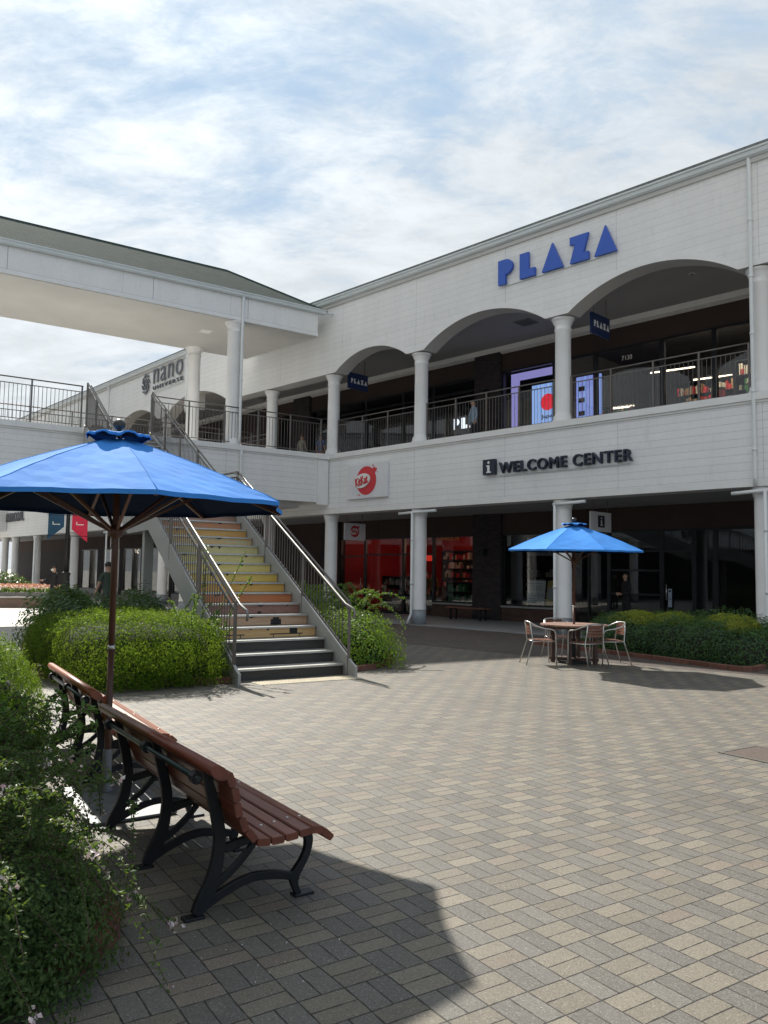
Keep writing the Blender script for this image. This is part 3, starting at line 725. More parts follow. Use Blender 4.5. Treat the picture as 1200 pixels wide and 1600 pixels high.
# ------------------------------------------------------------ bridge with canopy
br = empty('covered_bridge', BP, BA, 'white covered footbridge with green shingle roof joining the arcade above the stairs', 'bridge')
LX = -30
def endx(y): return -0.02-y*0.1835
mb = MB(); mb.prism([(LX, 0), (endx(0), 0), (endx(4.45), 4.45), (LX, 4.45)], 'z', 4.30, 5.66); mb.build('deck', M['siding_bridge'], br)
mb = MB(); mb.prism([(LX, -0.008), (endx(0), -0.008), (endx(4.45), 4.458), (LX, 4.458)], 'z', 4.14, 4.297)
mb.prism([(LX, -0.03), (endx(0), -0.03), (endx(4.45), 4.48), (LX, 4.48)], 'z', 5.663, 5.72)
mb.prism([(LX, -0.08), (endx(0), -0.08), (endx(4.45), 4.53), (LX, 4.53)], 'z', 5.722, 5.89)
mb.box(-0.46, -0.03, -0.085, -0.009, 4.06, 5.66); mb.box(-0.50, -0.02, -0.13, -0.081, 5.70, 5.895)
mb.build('ledge', M['trim'], br)
mb = MB(); mb.box(-29, -0.9, 0.5, 4.0, 3.95, 4.138); mb.build('deck_underside', M['soffit'], br)
for x in (-3.62, -13.6, -21):
    for y in (0.31, 4.12):
        mb = MB(); column_upper(mb, x, y, 5.89, 10.16, 0.245); mb.build('column', [M['column']], br)
        mb = MB(); column_lower(mb, x, y, 4.14, 0.27); mb.build('column', [M['column'], M['col_base']], br)
railing(br, (LX, 0.06), (-8.60, 0.06), name='railing'); railing(br, (-6.52, 0.06), (-0.25, 0.06))
railing(br, (LX, 4.39), (-1.0, 4.39))
# canopy
CE = lambda y: -0.55-y*0.1835
mb = MB(); mb.prism([(LX, 0), (CE(0), 0), (CE(4.45), 4.45), (LX, 4.45)], 'z', 10.30, 11.10); mb.build('canopy_fascia', M['siding_fascia'], br)
mb = MB(); mb.prism([(LX, -0.012), (CE(0)+0.02, -0.012), (CE(4.45)+0.02, 4.462), (LX, 4.462)], 'z', 10.175, 10.297); mb.build('fascia_trim', M['trim'], br)
mb = MB(); mb.prism([(LX, 0.02), (CE(0), 0.02), (CE(4.43), 4.43), (LX, 4.43)], 'z', 10.15, 10.172)
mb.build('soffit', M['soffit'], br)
mb = MB(); mb.box(-4.3, -3.9, 1.6, 2.0, 10.140, 10.149); mb.build('ceiling_hatch', M['trim'], br)
mb = MB(); mb.box(-3.30, -3.285, -0.004, 0.0, 10.3, 11.02); mb.box(-6.6, -6.585, -0.004, 0.0, 10.3, 11.02); mb.box(-10.9, -10.885, -0.004, 0, 10.3, 11.02)
mb.build('fascia_joint', M['col_base'], br)
mb = MB(); mb.prism([(-0.15, 11.13), (-0.14, 11.03), (-0.10, 10.99), (-0.003, 10.99), (-0.003, 11.13)], 'x', LX, -0.28)
mb.box(LX, -0.25, -0.18, -0.14, 11.115, 11.15); mb.tube([(-0.28, -0.08, 11.07), (0.12, -0.12, 11.08)], 0.035, 8)
mb.build('gutter', M['gutter'], br)
rz0, rz1 = 11.12, 12.72
A0, A1, B0, B1, C0, C1 = (LX, -0.13, rz0), (-0.22, -0.13, rz0), (-1.15, 4.6, rz0), (LX, 4.6, rz0), (LX, 2.23, rz1), (-3.2, 2.23, rz1)
mb = MB(); mb.add([A0, A1, B0, B1, C0, C1], [(0, 1, 5, 4), (1, 2, 5), (2, 3, 4, 5), (0, 4, 3), (3, 2, 1, 0)])
mb.build('roof', M['roof'], br)
mb = MB(); mb.tube([C0, C1, A1], 0.028, 6); mb.tube([C1, B0], 0.028, 6); mb.build('ridge_cap', M['roof'], br)
down_pipe(br, -3.50, -0.06, 5.95, 11.0); down_pipe(br, -3.44, -0.12, 4.0, 5.7)

# ------------------------------------------------------------ staircase
st = empty('staircase', (0, 0, 0), 0, 'outdoor staircase with sunset painted risers and metal railings up to the bridge', 'staircase')
W = 1.92
def sb(mb, a0, a1, s0, s1, z0, z1, mi=0):
    vs = [stpt(a, s, z) for z in (z0, z1) for s in (s0, s1) for a in (a0, a1)]
    mb.add(vs, [(0, 2, 3, 1), (4, 5, 7, 6), (0, 1, 5, 4), (2, 6, 7, 3), (0, 4, 6, 2), (1, 3, 7, 5)], mi)
def m_riser(i, c1, c2, streak=True):
    t = NT('painted_riser'); P = t.pos()
    mp = t.node('ShaderNodeMapping'); t.l.new(P, mp.inputs[0]); mp.inputs['Rotation'].default_value = (0, 0, -SA)
    mp.inputs['Scale'].default_value = (1.2, 1.2, 9); mp.inputs['Location'].default_value = (i*3.1, 0, 0)
    n = t.noise(mp.outputs[0], 2.0, 6, 0.6, 0.8)
    c = t.mix(t.rng(n, 0.38, 0.66, 0, 1), c1, c2)
    c = t.mix(t.rng(t.noise(P, 16, 5, 0.7), 0.62, 0.68, 0, 0.35), c, (0.05, 0.045, 0.04))
    return t.done(t.bsdf(c, 0.55, 0, None, 0.3))
ART = [((0.05, 0.048, 0.045), (0.065, 0.06, 0.055)), ((0.05, 0.048, 0.045), (0.07, 0.063, 0.055)), ((0.052, 0.05, 0.046), (0.07, 0.065, 0.058)),
       ((0.60, 0.38, 0.17), (0.68, 0.48, 0.24)), ((0.50, 0.32, 0.20), (0.60, 0.42, 0.28)), ((0.30, 0.16, 0.13), (0.38, 0.22, 0.17)),
       ((0.62, 0.20, 0.08), (0.55, 0.24, 0.11)), ((0.70, 0.38, 0.09), (0.72, 0.46, 0.14)), ((0.74, 0.50, 0.11), (0.76, 0.57, 0.18)),
       ((0.74, 0.60, 0.20), (0.77, 0.64, 0.26)), ((0.68, 0.60, 0.25), (0.74, 0.63, 0.28)), ((0.62, 0.57, 0.28), (0.70, 0.60, 0.30)),
       ((0.58, 0.53, 0.32), (0.72, 0.42, 0.18)), ((0.66, 0.42, 0.14), (0.64, 0.34, 0.12)), ((0.60, 0.26, 0.12), (0.40, 0.28, 0.20)), ((0.45, 0.25, 0.18), (0.35, 0.25, 0.2))]
fl = [(0.18*(k+1), 0.36*k, 0.36) for k in range(15)]
art_parts = []
for k in range(16):
    z = 0.18*(k+1); s = 0.36*k
    mb = MB(); sb(mb, -W, 0, s+0.03, s+0.05, z-0.18+(0.0 if k == 0 else 0.002), z-0.032)
    o = mb.build('riser', m_riser(k, *ART[k]), st)
    if k < 15:
        mb = MB(); sb(mb, -W, 0, s+0.055, s+0.39, z-0.03, z-0.004); mb.build('tread', M['tread'], st)
    mb = MB(); sb(mb, -W+0.005, -0.005, s-0.005, s+0.054, z-0.031, z); mb.build('nosing', M['nosing'], st)
mb = MB(); sb(mb, -W, 0, 5.455, 6.9, 2.80, 2.876); mb.build('landing', M['tread'], st)
rm = m_plain('plain_riser', (0.30, 0.29, 0.28), 0.6)
for k in range(17):
    z = 2.88+0.1747*(k+1); s = 6.9+0.418*k
    mb = MB(); sb(mb, -W, 0, s+0.03, s+0.05, z-0.1747, z-0.032); mb.build('riser', rm, st)
    mb = MB(); sb(mb, -W, 0, s+0.055, s+0.45, z-0.03, z-0.004, 0); sb(mb, -W+0.005, -0.005, s-0.005, s+0.054, z-0.031, z, 1)
    mb.build('tread', [M['tread'], M['nosing']], st)
# silhouettes painted on the lower risers
sil = m_plain('black_silhouette', (0.012, 0.012, 0.012), 0.6)
def sil_box(mb, a0, a1, k, z0, z1):
    s = 0.36*k+0.03; b = 0.18*k; sb(mb, a0, a1, s-0.003, s-0.0005, b+z0, b+z1)
for (pa, bits) in ((-0.55, ((-0.32, 0.30, 3, .045, .062), (-.26, -.245, 3, 0, .045), (.24, .255, 3, 0, .045), (.05, .20, 3, .062, .147), (-.10, -.03, 4, .0, .05), (-.16, .04, 4, .005, .1), (-.12, .0, 4, .1, .13), (-.27, -.20, 5, .0, .035))),
                   (-1.65, ((-0.25, 0.32, 3, .045, .062), (.24, .255, 3, 0, .045)))):
    mb = MB()
    for a0, a1, k, z0, z1 in bits: sil_box(mb, pa+a0, pa+a1, k, z0, z1)
    mb.build('bench_silhouette', sil, st)
mb = MB()
for k in range(3, 15):
    for j in range(2):
        a = -W+0.2+random.random()*(W-0.4); b = 0.36*k+0.03; zt = 0.18*(k+1)-0.032
        w = random.uniform(.03, .09); pts = [stpt(a-w, b-.002, zt), stpt(a+w, b-.002, zt), stpt(a+w*.4, b-.002, zt-random.uniform(.012, .02)), stpt(a+.004, b-.002, zt-random.uniform(.02, .06)), stpt(a-w*.5, b-.002, zt-.012)]
        mb.add(pts, [(0, 1, 2, 3, 4)])
mb.build('paint_drips', sil, st)
# stringers
def stringer(a0, a1):
    poly = [(-0.38, 0.0), (-0.38, 0.16), (-0.28, 0.20), (5.32, 3.0), (6.93, 3.0), (13.75, 5.96), (13.75, 5.30), (7.25, 2.46), (5.28, 2.46), (0.35, 0.0)]
    mb = MB(); n = len(poly)
    vs = [stpt(a0, p[0], p[1]) for p in poly]+[stpt(a1, p[0], p[1]) for p in poly]
    mb.add(vs, [(i, (i+1) % n, n+(i+1) % n, n+i) for i in range(n)]+[tuple(range(n))[::-1], tuple(range(n, 2*n))])
    mb.build('stringer', M['stringer'], st)
stringer(0.012, 0.055); stringer(-W-0.055, -W-0.012)
# soffit plate under the flights, carries the steps
mb = MB()
for (s0, z0, s1, z1) in ((0.5, 0.06, 5.3, 2.52), (5.3, 2.52, 7.2, 2.52), (7.2, 2.52, 13.7, 5.38)):
    vs = [stpt(a, s, z+dz) for dz in (0, 0.03) for (s, z) in ((s0, z0), (s1, z1)) for a in (-W, 0)]
    mb.add(vs, [(0, 2, 3, 1), (4, 5, 7, 6), (0, 1, 5, 4), (2, 6, 7, 3), (0, 4, 6, 2), (1, 3, 7, 5)])
mb.build('underside', M['stringer'], st)
mb = MB()
for a in (-W+0.15, -0.15):
    vs = [stpt(a+da, 6.1+ds, z) for z in (0.0, 2.5) for ds in (-.1, .1) for da in (-.1, .1)]
    mb.add(vs, [(0, 2, 3, 1), (4, 5, 7, 6), (0, 1, 5, 4), (2, 6, 7, 3), (0, 4, 6, 2), (1, 3, 7, 5)])
mb.build('landing_post', M['stringer'], st)
# railings
def topline(s):      # z of stringer top
    if s < 5.35: return 0.34+0.4994*s
    if s < 6.9: return 3.0
    return 3.0+(s-6.9)*0.433
def stair_rail(a, inner):
    P = lambda s, z, da=0: stpt(a+da, s, z)
    H = 0.93
    key = [-0.12, 5.4, 6.8, 13.55]
    zt = [1.16, 3.85, 3.91, 7.20]
    z_at = lambda s: np.interp(s, key, zt)
    mb = MB()
    mb.tube([P(s, z_at(s)) for s in key], 0.021, 8)
    mb.tube([P(s, z_at(s)-0.12) for s in key], 0.014, 4, square=True)
    mb.tube([P(-0.12, topline(-.12)+0.06)]+[P(s, topline(s)+0.07) for s in (5.35, 6.9, 13.55)], 0.014, 4, square=True)
    for s in (-0.12, 1.75, 3.6, 5.4, 6.8, 8.5, 10.2, 11.9, 13.55):
        mb.tube([P(s, max(0.02, topline(s)-0.30)), P(s, z_at(s))], 0.024, 4, square=True)
    s = 0.0
    while s < 13.5:
        s += 0.125; mb.tube([P(s, topline(s)+0.07), P(s, z_at(s)-0.12)], 0.0085, 4, caps=False)
    mb.build('railing', M['rail'], st)
    mb = MB(); g = inner
    mb.tube([P(-0.42, 0.92, g), P(-0.44, 1.02, g), P(-0.40, 1.07, g), P(-0.12, z_at(-.12)-0.02, g), P(5.4, z_at(5.4)-0.03, g), P(6.8, z_at(6.8)-.03, g), P(13.4, z_at(13.4)-0.03, g)], 0.02, 8)
    for s in (0.4, 2.4, 4.4, 8, 11): mb.tube([P(s, z_at(s)-0.13), P(s, z_at(s)-0.06, g)], 0.008, 6)
    mb.build('handrail', M['rail_light'], st)
stair_rail(0.03, -0.075); stair_rail(-W-0.03, 0.075)

# ------------------------------------------------------------ signs
def on_facade(name, x, z, label, cat, d=-0.0, group=None):
    p = facpt(x, d, z); return empty(name, (p.x, p.y, p.z), FA, label, cat, group)
s = on_facade('shop_sign', 3.15, 10.2, 'large blue geometric PLAZA letters mounted above the arches on the upper wall', 'sign', -0.04)
spec = [('P', 0.0, 0.52), ('L', 0.78, 0.52), ('A', 1.54, 0.70), ('Z', 2.46, 0.58), ('A', 3.22, 0.66)]
for ch, x, w in spec:
    mb = MB(); poly_letter(mb, GL[ch], x, 0.0, w, 0.74 if ch != 'A' else 0.78, 0, 0.085); mb.build('letter', M['blue_letters'], s)
mb = MB(); mb.box(0.2, 3.6, 0.0, 0.03, -0.035, -0.02)
for x in (0.3, 1.0, 1.9, 2.8, 3.5): mb.box(x-0.02, x+0.02, 0.0, 0.035, -0.03, 0.1)
mb.build('mounting_rail', M['gutter'], s)
s = on_facade('shop_sign', 2.63, 4.58, 'dark WELCOME CENTER lettering with square information icon on the lower band', 'sign', -0.03)
mb = MB(); mb.box(0, 0.44, -0.12, 0, 0.0, 0.45); mb.build('icon_box', M['navy_letters'], s, 0.004)
def circ(cx, cz, r, y, n=20, sy=1.0): return [(cx+r*math.cos(2*math.pi*i/n), cz+r*sy*math.sin(2*math.pi*i/n)) for i in range(n)]
mb = MB(); mb.prism(circ(0.22, 0.355, 0.04, 0), 'y', -0.127, -0.1205)
mb.prism([(0.14, 0.275), (0.14, 0.235), (0.175, 0.235), (0.175, 0.085), (0.14, 0.085), (0.14, 0.05), (0.31, 0.05), (0.31, 0.085), (0.26, 0.085), (0.26, 0.275)], 'y', -0.127, -0.1205)
mb.build('icon_letter', M['white'], s)
fit_text('lettering', 'WELCOME CENTER', 0.57, 4.80, 0.005, 0.33, -0.02, 0.07, M['navy_letters'], s, 0.022, spacing=1.12)
mb = MB(); mb.box(0.5, 4.7, -0.03, 0, -0.05, -0.03); mb.build('mounting_rail', M['gutter'], s)
# chocolate shop sign: panel, red disc with splash, tilted white oval with lettering
s = on_facade('shop_sign', -3.42, 4.19, 'white panel sign with a red disc and white oval KitKat logo', 'sign', -0.01)
mb = MB(); mb.box(0, 1.98, -0.10, 0, 0, 1.18); mb.build('panel', M['signwhite'], s, 0.006)
mb = MB(); dc = circ(0.98, 0.60, 0.49, 0, 40)
mb.prism(dc, 'y', -0.112, -0.1005)
mb.prism(circ(1.36, 0.93, 0.10, 0, 14), 'y', -0.1105, -0.1005); mb.prism(circ(1.45, 0.96, 0.05, 0, 10), 'y', -0.1095, -0.1005)
for x, z, r in ((1.30, 1.10, .03), (1.36, 1.04, .025), (1.52, .86, .02), (.55, .13, .02), (.66, .12, .03)): mb.prism(circ(x, z, r, 0, 8), 'y', -0.108, -0.1005)
mb.build('red_disc', M['signred'], s)
def rot2(pts, cx, cz, a):
    c, q = math.cos(a), math.sin(a); return [(cx+x*c-z*q, cz+x*q+z*c) for x, z in pts]
mb = MB(); mb.prism(rot2([(0.40*math.cos(2*math.pi*i/36), 0.24*math.sin(2*math.pi*i/36)) for i in range(36)], 0.80, 0.60, R(12)), 'y', -0.15, -0.1125)
ov = mb.build('oval', M['white'], s)
tx = fit_text('lettering', 'KitKat', -0.31, 0.31, -0.15, 0.15, -0.0, 0.012, M['signred'], ov, 0.012)
tx.location = (0.80, -0.151, 0.60); tx.rotation_euler = (0, -R(12), 0)
# blade signs hung across the walkways
def blade(x, d0, z0, w, h, label, board, kind, group=None):
    p = facpt(x, d0, z0); o = empty('hanging_sign', (p.x, p.y, p.z), FA+math.pi/2, label, 'sign', group)   # local x runs into the building, faces local -y... (+t side)
    mb = MB(); mb.box(0, w, -0.03, 0.03, 0, h); mb.build('board', board, o, 0.004)
    for xx in (0.15, w-0.15):
        mb = MB(); mb.tube([(xx, 0, h), (xx, 0, h+0.55 if kind == 'plaza' else h+0.42)], 0.012, 6); mb.build('hanger', M['rail'], o)
    return o
for x, d0, lab in ((5.64, 0.9, 'navy PLAZA blade sign hanging under the widest near arch'), (-4.55, 0.85, 'navy PLAZA blade sign hanging under the smallest arch at the junction')):
    o = blade(x, d0, 8.50, 0.99, 0.61, lab, M['navy_sign'], 'plaza')
    # readable from the camera side (local +y face looks to -t, local -y face to +t)
    mb = MB(); xx = 0.13
    for ch in 'PLAZA':
        w = {'P': .1, 'L': .1, 'A': .15, 'Z': .12}[ch]; poly_letter(mb, GL[ch], xx, 0.22, w, 0.18, -0.0305, 0.006); xx += w+0.05
    mb.build('lettering', M['white'], o)
o = blade(5.41, 1.2, 2.92, 1.10, 0.56, 'white square hanging sign with information icon behind the blue parasol', M['signwhite'], 'low')
mb = MB(); mb.box(0.37, 0.73, -0.036, -0.0305, 0.12, 0.46); ib = mb.build('icon_box', M['navy_letters'], o)
mb = MB(); mb.prism(circ(0.55, 0.385, 0.03, 0, 12), 'y', -0.042, -0.0365); mb.prism([(0.5, 0.32), (0.5, 0.30), (0.52, 0.30), (0.52, 0.20), (0.49, 0.20), (0.49, 0.17), (0.62, 0.17), (0.62, 0.20), (0.58, 0.20), (0.58, 0.32)], 'y', -0.042, -0.0365)
mb.build('icon_letter', M['white'], ib)
o = blade(-4.77, 1.0, 2.86, 1.05, 0.63, 'white hanging sign with round red KitKat logo above the shop entrance', M['signwhite'], 'low')
mb = MB(); mb.prism(circ(0.50, 0.33, 0.22, 0, 28), 'y', -0.036, -0.0305); mb.prism(circ(0.68, 0.50, 0.05, 0, 10), 'y', -0.0355, -0.0305); di = mb.build('red_disc', M['signred'], o)
mb = MB(); mb.prism(rot2([(0.19*math.cos(2*math.pi*i/24), 0.115*math.sin(2*math.pi*i/24)) for i in range(24)], 0.47, 0.33, R(12)), 'y', -0.042, -0.0365); mb.build('oval', M['white'], di)
tx = fit_text('lettering', 'KitKat', 0.33, 0.61, 0.27, 0.40, -0.0425, 0.003, M['signred'], di, 0.012)
# nano universe sign
p = npt(-5.3, -0.04, 10.35)
s = empty('shop_sign', (p.x, p.y, p.z), NA, 'grey nano UNIVERSE lettering with leafy ornament on the far wing', 'sign')
fit_text('lettering', 'nano', 1.35, 4.35, 0.30, 1.02, -0.02, 0.05, M['grey_letters'], s, -0.008, spacing=1.15)
fit_text('lettering', 'UNIVERSE', 1.35, 4.40, 0.0, 0.17, -0.02, 0.05, M['grey_letters'], s, 0.01, spacing=1.5)
mb = MB()
for i in range(8):
    a = 2*math.pi*i/8
    for rr, sz in ((0.30, 0.10), (0.14, 0.075)):
        cxx, czz = 0.45+rr*math.cos(a+rr)*1.1, 0.45+rr*1.45*math.sin(a+rr)
        mb.prism(rot2([(sz*0.55*math.cos(t), sz*1.5*math.sin(t)) for t in [2*math.pi*k/10 for k in range(10)]], cxx, czz, a+0.6), 'y', -0.05-0.002*i, 0)
mb.build('ornament', M['grey_letters'], s)
mb = MB(); mb.box(1.3, 4.4, 0, 0.03, -0.12, -0.09); mb.build('mounting_rail', M['gutter'], s)
p = npt(-26.2, -0.04, 4.75)
s = empty('shop_sign', (p.x, p.y, p.z), NA, 'small weathered grey lettering on the lower band at the far left', 'sign')
fit_text('lettering', 'MARCOAL', 0, 3.6, 0.0, 0.62, -0.02, 0.05, M['grey_letters'], s, 0.02)
# shop number on the gallery glass
s = on_facade('shop_number', 4.55, 8.62, 'pale shop number 7130 on the gallery window glass', 'sign', 4.60)
fit_text('lettering', '7130', 0, 0.36, 0, 0.15, -0.008, 0.004, M['white'], s, 0.0)

# ------------------------------------------------------------ things inside the shops
# illuminated portal and screens behind the upper gallery glass
def m_screen(seed, c1, c2, strength):
    t = NT('led_screen'); p = t.coord()
    mp = t.node('ShaderNodeMapping'); t.l.new(p, mp.inputs[0]); mp.inputs['Scale'].default_value = (9, 1, 0.02); mp.inputs['Location'].default_value = (seed, 0, 0)
    n = t.noise(mp.outputs[0], 2.5, 3, 0.7)
    e = t.node('ShaderNodeEmission'); t.l.new(t.mix(t.rng(n, .35, .65, 0, 1), c1, c2), e.inputs[0]); e.inputs[1].default_value = strength
    return t.done(e.outputs[0])
pt = on_facade('lit_portal', -0.12, 5.86, 'tall lavender lit portal frame behind the gallery glass', 'light', 4.95)
mb = MB(); mb.box(0.0, 0.26, 0, 0.18, 0, 3.15); mb.box(0.26, 2.1, 0, 0.18, 2.92, 3.15); mb.build('frame', m_emit('lavender_glow', (0.42, 0.38, 0.85), 0.40), pt)
sc1 = on_facade('display_screen', 0.66, 6.2, 'tall pale blue display screen with red disc logo behind the gallery railing', 'screen', 5.15)
mb = MB(); mb.box(0, 1.15, 0, 0.08, 0, 2.30); mb.build('screen', m_screen(1, (0.10, 0.30, 0.75), (0.50, 0.60, 0.90), 0.62), sc1)
rd = m_emit('screen_red', (0.8, 0.01, 0.03), 0.6)
mb = MB(); mb.prism(circ(0.68, 1.62, 0.30, 0, 28), 'y', -0.012, -0.002); mb.build('red_disc', rd, sc1)
for i, (w_, z_) in enumerate((('Japan', 1.00), ('Souvenir', 0.72), ('Store', 0.44))):
    fit_text('lettering', w_, 0.40, 1.00, z_, z_+0.19, -0.004, 0.004, M['navy_letters'], sc1, 0.01)
sc2 = on_facade('display_screen', 2.5, 6.2, 'striped blue and violet display screen to the right of the gallery column', 'screen', 5.15)
mb = MB(); mb.box(0, 0.95, 0, 0.08, 0, 2.30); mb.build('screen', m_screen(4.2, (0.22, 0.14, 0.50), (0.25, 0.48, 0.90), 0.6), sc2)
mb = MB()
for z_ in (0.3, 0.62, 0.94, 1.4, 1.8): mb.box(0.1, 0.34, -0.012, -0.002, z_, z_+0.16)
mb.build('pattern_blocks', m_plain('dark_pattern', (0.08, 0.03, 0.06)), sc2)
# LED letters P L A in the window
s = on_facade('lit_letters', -3.15, 7.36, 'white glowing PLA letters inside the gallery window beside the visitor', 'sign', 5.3)
xx = 0.0
for ch in 'PLA':
    mb = MB(); w = {'P': .26, 'L': .26, 'A': .36}[ch]; poly_letter(mb, GL[ch], xx, 0, w, 0.42, 0, 0.05); mb.build('letter', m_emit('white_glow', (0.85, 0.9, 1.0), 0.85), s); xx += w+0.14
# strip lamps
em_w = m_emit('warm_strip', (1.0, 0.82, 0.58), 3.0)
def strip(x, d, z, L, ang, label):
    p = facpt(x, d, z); o = empty('strip_lamp', (p.x, p.y, p.z), FA+ang, label, 'lamp', 'strip lamps inside the upper shop')
    mb = MB(); mb.box(0, L, -0.03, 0.03, 0, 0.035); mb.build('tube', em_w, o)
    mb = MB(); mb.box(0, L, -0.035, 0.035, 0.036, 0.07); mb.build('housing', M['frame'], o)
strip(4.2, 7.2, 8.75, 1.5, 0.15, 'warm strip lamp high behind the middle of the near gallery window')
strip(3.1, 6.6, 7.55, 0.9, 0.15, 'short warm strip lamp left of centre inside the near gallery window')
strip(4.0, 7.0, 7.2, 1.3, 0.15, 'low warm strip lamp inside the near gallery window')
strip(6.0, 6.6, 8.1, 1.2, 0.15, 'warm strip lamp crossing the pale reflection in the right gallery window')
pl = bpy.data.lights.new('shop_light', 'POINT'); pl.energy = 170; pl.color = (1, 0.85, 0.65); pl.shadow_soft_size = 0.15  # unseen point light added to brighten the shelf goods, no lamp body
lo = bpy.data.objects.new('shop_light', pl); COL.objects.link(lo); lo.location = facpt(7.6, 5.0, 9.3)
# shelves with goods
def shelf_unit(x, d, z, w, h, label, cols, depth=0.4, levels=4, grp='display shelves in the shops'):
    p = facpt(x, d, z); o = empty('display_shelf', (p.x, p.y, p.z), FA, label, 'shelf', grp)
    mb = MB(); mb.box(-0.03, 0, 0, depth, 0, h); mb.box(w, w+0.03, 0, depth, 0, h); mb.box(0, w, depth-0.02, depth, 0, h)
    for i in range(levels+1): mb.box(0, w, 0, depth-0.02, h*i/levels-0.015 if i else 0, h*i/levels+0.015)
    mb.build('rack', M['frame'], o)
    for ci, cmat in enumerate(cols):
        mb = MB()
        for i in range(levels):
            x_ = 0.03+0.02*ci
            while x_ < w-0.1:
                ww = random.uniform(0.06, 0.14); hh = random.uniform(0.3, 0.8)*h/levels
                if random.random() < 0.9/len(cols)+0.1: mb.box(x_, x_+ww*0.9, 0.04, 0.25, h*i/levels+0.016, h*i/levels+0.016+hh)
                x_ += ww*1.25
        if mb.v: mb.build('goods', cmat, o)
G = [m_plain('goods_red', (0.5, 0.03, 0.03)), m_plain('goods_green', (0.05, 0.25, 0.08)), m_plain('goods_cream', (0.5, 0.45, 0.35)), m_plain('goods_tan', (0.35, 0.22, 0.1))]
shelf_unit(7.75, 5.7, 5.95, 2.4, 2.3, 'tall shelf of colourful snack packets at the right of the gallery window', G, levels=5)
shelf_unit(5.4, 6.6, 5.95, 1.9, 2.1, 'tall shelf of snack packets deeper inside the gallery shop beside the strip lamps', [G[0], G[2], G[3]], levels=5)
shelf_unit(-6.9, 8.9, 1.1, 5.2, 1.6, 'long wall shelf of red and cream boxes above the chocolate shop counter', [G[0], G[2], M['inner']], levels=4)
shelf_unit(-1.0, 7.0, 0.06, 2.2, 1.9, 'dark leaflet rack inside the information centre', [G[2], M['inner']], levels=5)
shelf_unit(2.3, 6.4, 5.9, 1.7, 1.7, 'shelf of goods left of the strip lamps in the gallery shop', G)
shelf_unit(-7.3, 5.5, 0.06, 2.0, 1.45, 'low shelf of red goods inside the chocolate shop', [G[0], G[2]])
shelf_unit(-3.4, 5.2, 0.6, 1.3, 0.75, 'small shelf of pale boxes in the right chocolate shop window', [G[2], G[1]], levels=2)
shelf_unit(-7.2, 6.0, 5.9, 1.8, 1.2, 'low display of small goods in the far gallery window', [G[3], G[2]])
for (x, col, lab) in ((7.5, G[0], 'red round canister standing in the gallery shop window'), (8.55, G[1], 'green round canister standing in the gallery shop window')):
    p = facpt(x, 4.95, 6.3); o = empty('canister', (p.x, p.y, p.z), 0, lab, 'canister', 'canisters in the gallery window')
    mb = MB(); mb.lathe([(0.19, 0), (0.20, 0.02), (0.20, 0.95), (0.19, 0.97)], n=24); mb.build('tube', col, o)
    mb = MB(); mb.lathe([(0.205, 0.972), (0.205, 1.03), (0.15, 1.06)], n=24); mb.build('lid', G[2], o)
# gold lettering on the glass and a pale machine in the chocolate shop
s = on_facade('window_lettering', -3.35, 2.93, 'gold UNIQUE lettering along the top of the right chocolate shop window', 'sign', 4.60)
fit_text('lettering', 'UNIQUE', 0, 1.1, 0, 0.13, -0.008, 0.004, m_plain('gold_paint', (0.5, 0.3, 0.06), 0.4), s, 0.0)
o = empty('drinks_machine', facpt(-1.95, 5.1, 0.62), FA, 'pale grey box shaped machine at the right end of the chocolate shop window', 'machine')
mb = MB(); mb.box(0, 0.38, 0, 0.4, 0, 0.62); mb.build('body', m_plain('machine_grey', (0.30, 0.33, 0.31), 0.4), o, 0.01)
mb = MB(); mb.lathe([(0.12, 0.622), (0.13, 0.9), (0.10, 1.05)], (0.19, 0.2), 16); mb.build('hopper', m_plain('hopper_grey', (0.35, 0.38, 0.38), 0.3), o)
for (x_, lab) in ((-8.3, 'left'), (-6.4, 'middle'), (-4.4, 'right')):
    p = facpt(x_, 5.4, 3.44); o = empty('ceiling_spot', (p.x, p.y, p.z), 0, 'small bright ceiling spot at the %s of the chocolate shop' % lab, 'lamp')
    mb = MB(); mb.lathe([(0.07, 0), (0.07, 0.05)], n=12); mb.build('lens', m_emit('spot_glow', (1, 0.8, 0.6), 4), o)
# chocolate shop: red counter, pendant lantern, red awning shade
o = empty('pendant_lantern', facpt(-2.95, 6.6, 2.35), 0, 'small warm lit lantern hanging in the red shop window', 'lamp')
mb = MB(); mb.lathe([(0.05, -0.14), (0.075, -0.10), (0.075, 0.10), (0.05, 0.14)], n=14); mb.build('shade', m_emit('lantern_glow', (1, 0.62, 0.28), 5), o)
mb = MB(); mb.tube([(0, 0, 0.14), (0, 0, 1.1)], 0.006, 6); mb.build('cord', M['frame'], o)
pl = bpy.data.lights.new('lantern_light', 'POINT'); pl.energy = 24; pl.color = (1, 0.55, 0.35); pl.shadow_soft_size = 0.12
lo = bpy.data.objects.new('lantern_light', pl); COL.objects.link(lo); lo.location = facpt(-2.9, 6.9, 2.95)
pl2 = bpy.data.lights.new('shade_light', 'POINT'); pl2.energy = 17; pl2.color = (1, 0.45, 0.35); pl2.shadow_soft_size = 0.12
lo = bpy.data.objects.new('shade_light', pl2); COL.objects.link(lo); lo.location = facpt(-6.0, 6.6, 2.9)
o = empty('lamp_shade', facpt(-5.6, 6.2, 2.2), 0, 'wide red lamp shade hanging over the chocolate shop counter', 'lamp')
mb = MB(); mb.lathe([(0.55, 0), (0.42, 0.22)], n=24); mb.build('shade', m_emit('red_shade', (0.9, 0.05, 0.03), 0.35), o)
o = empty('shop_counter', facpt(-8.6, 7.6, 0.05), FA, 'dark counter at the back of the red chocolate shop', 'counter')
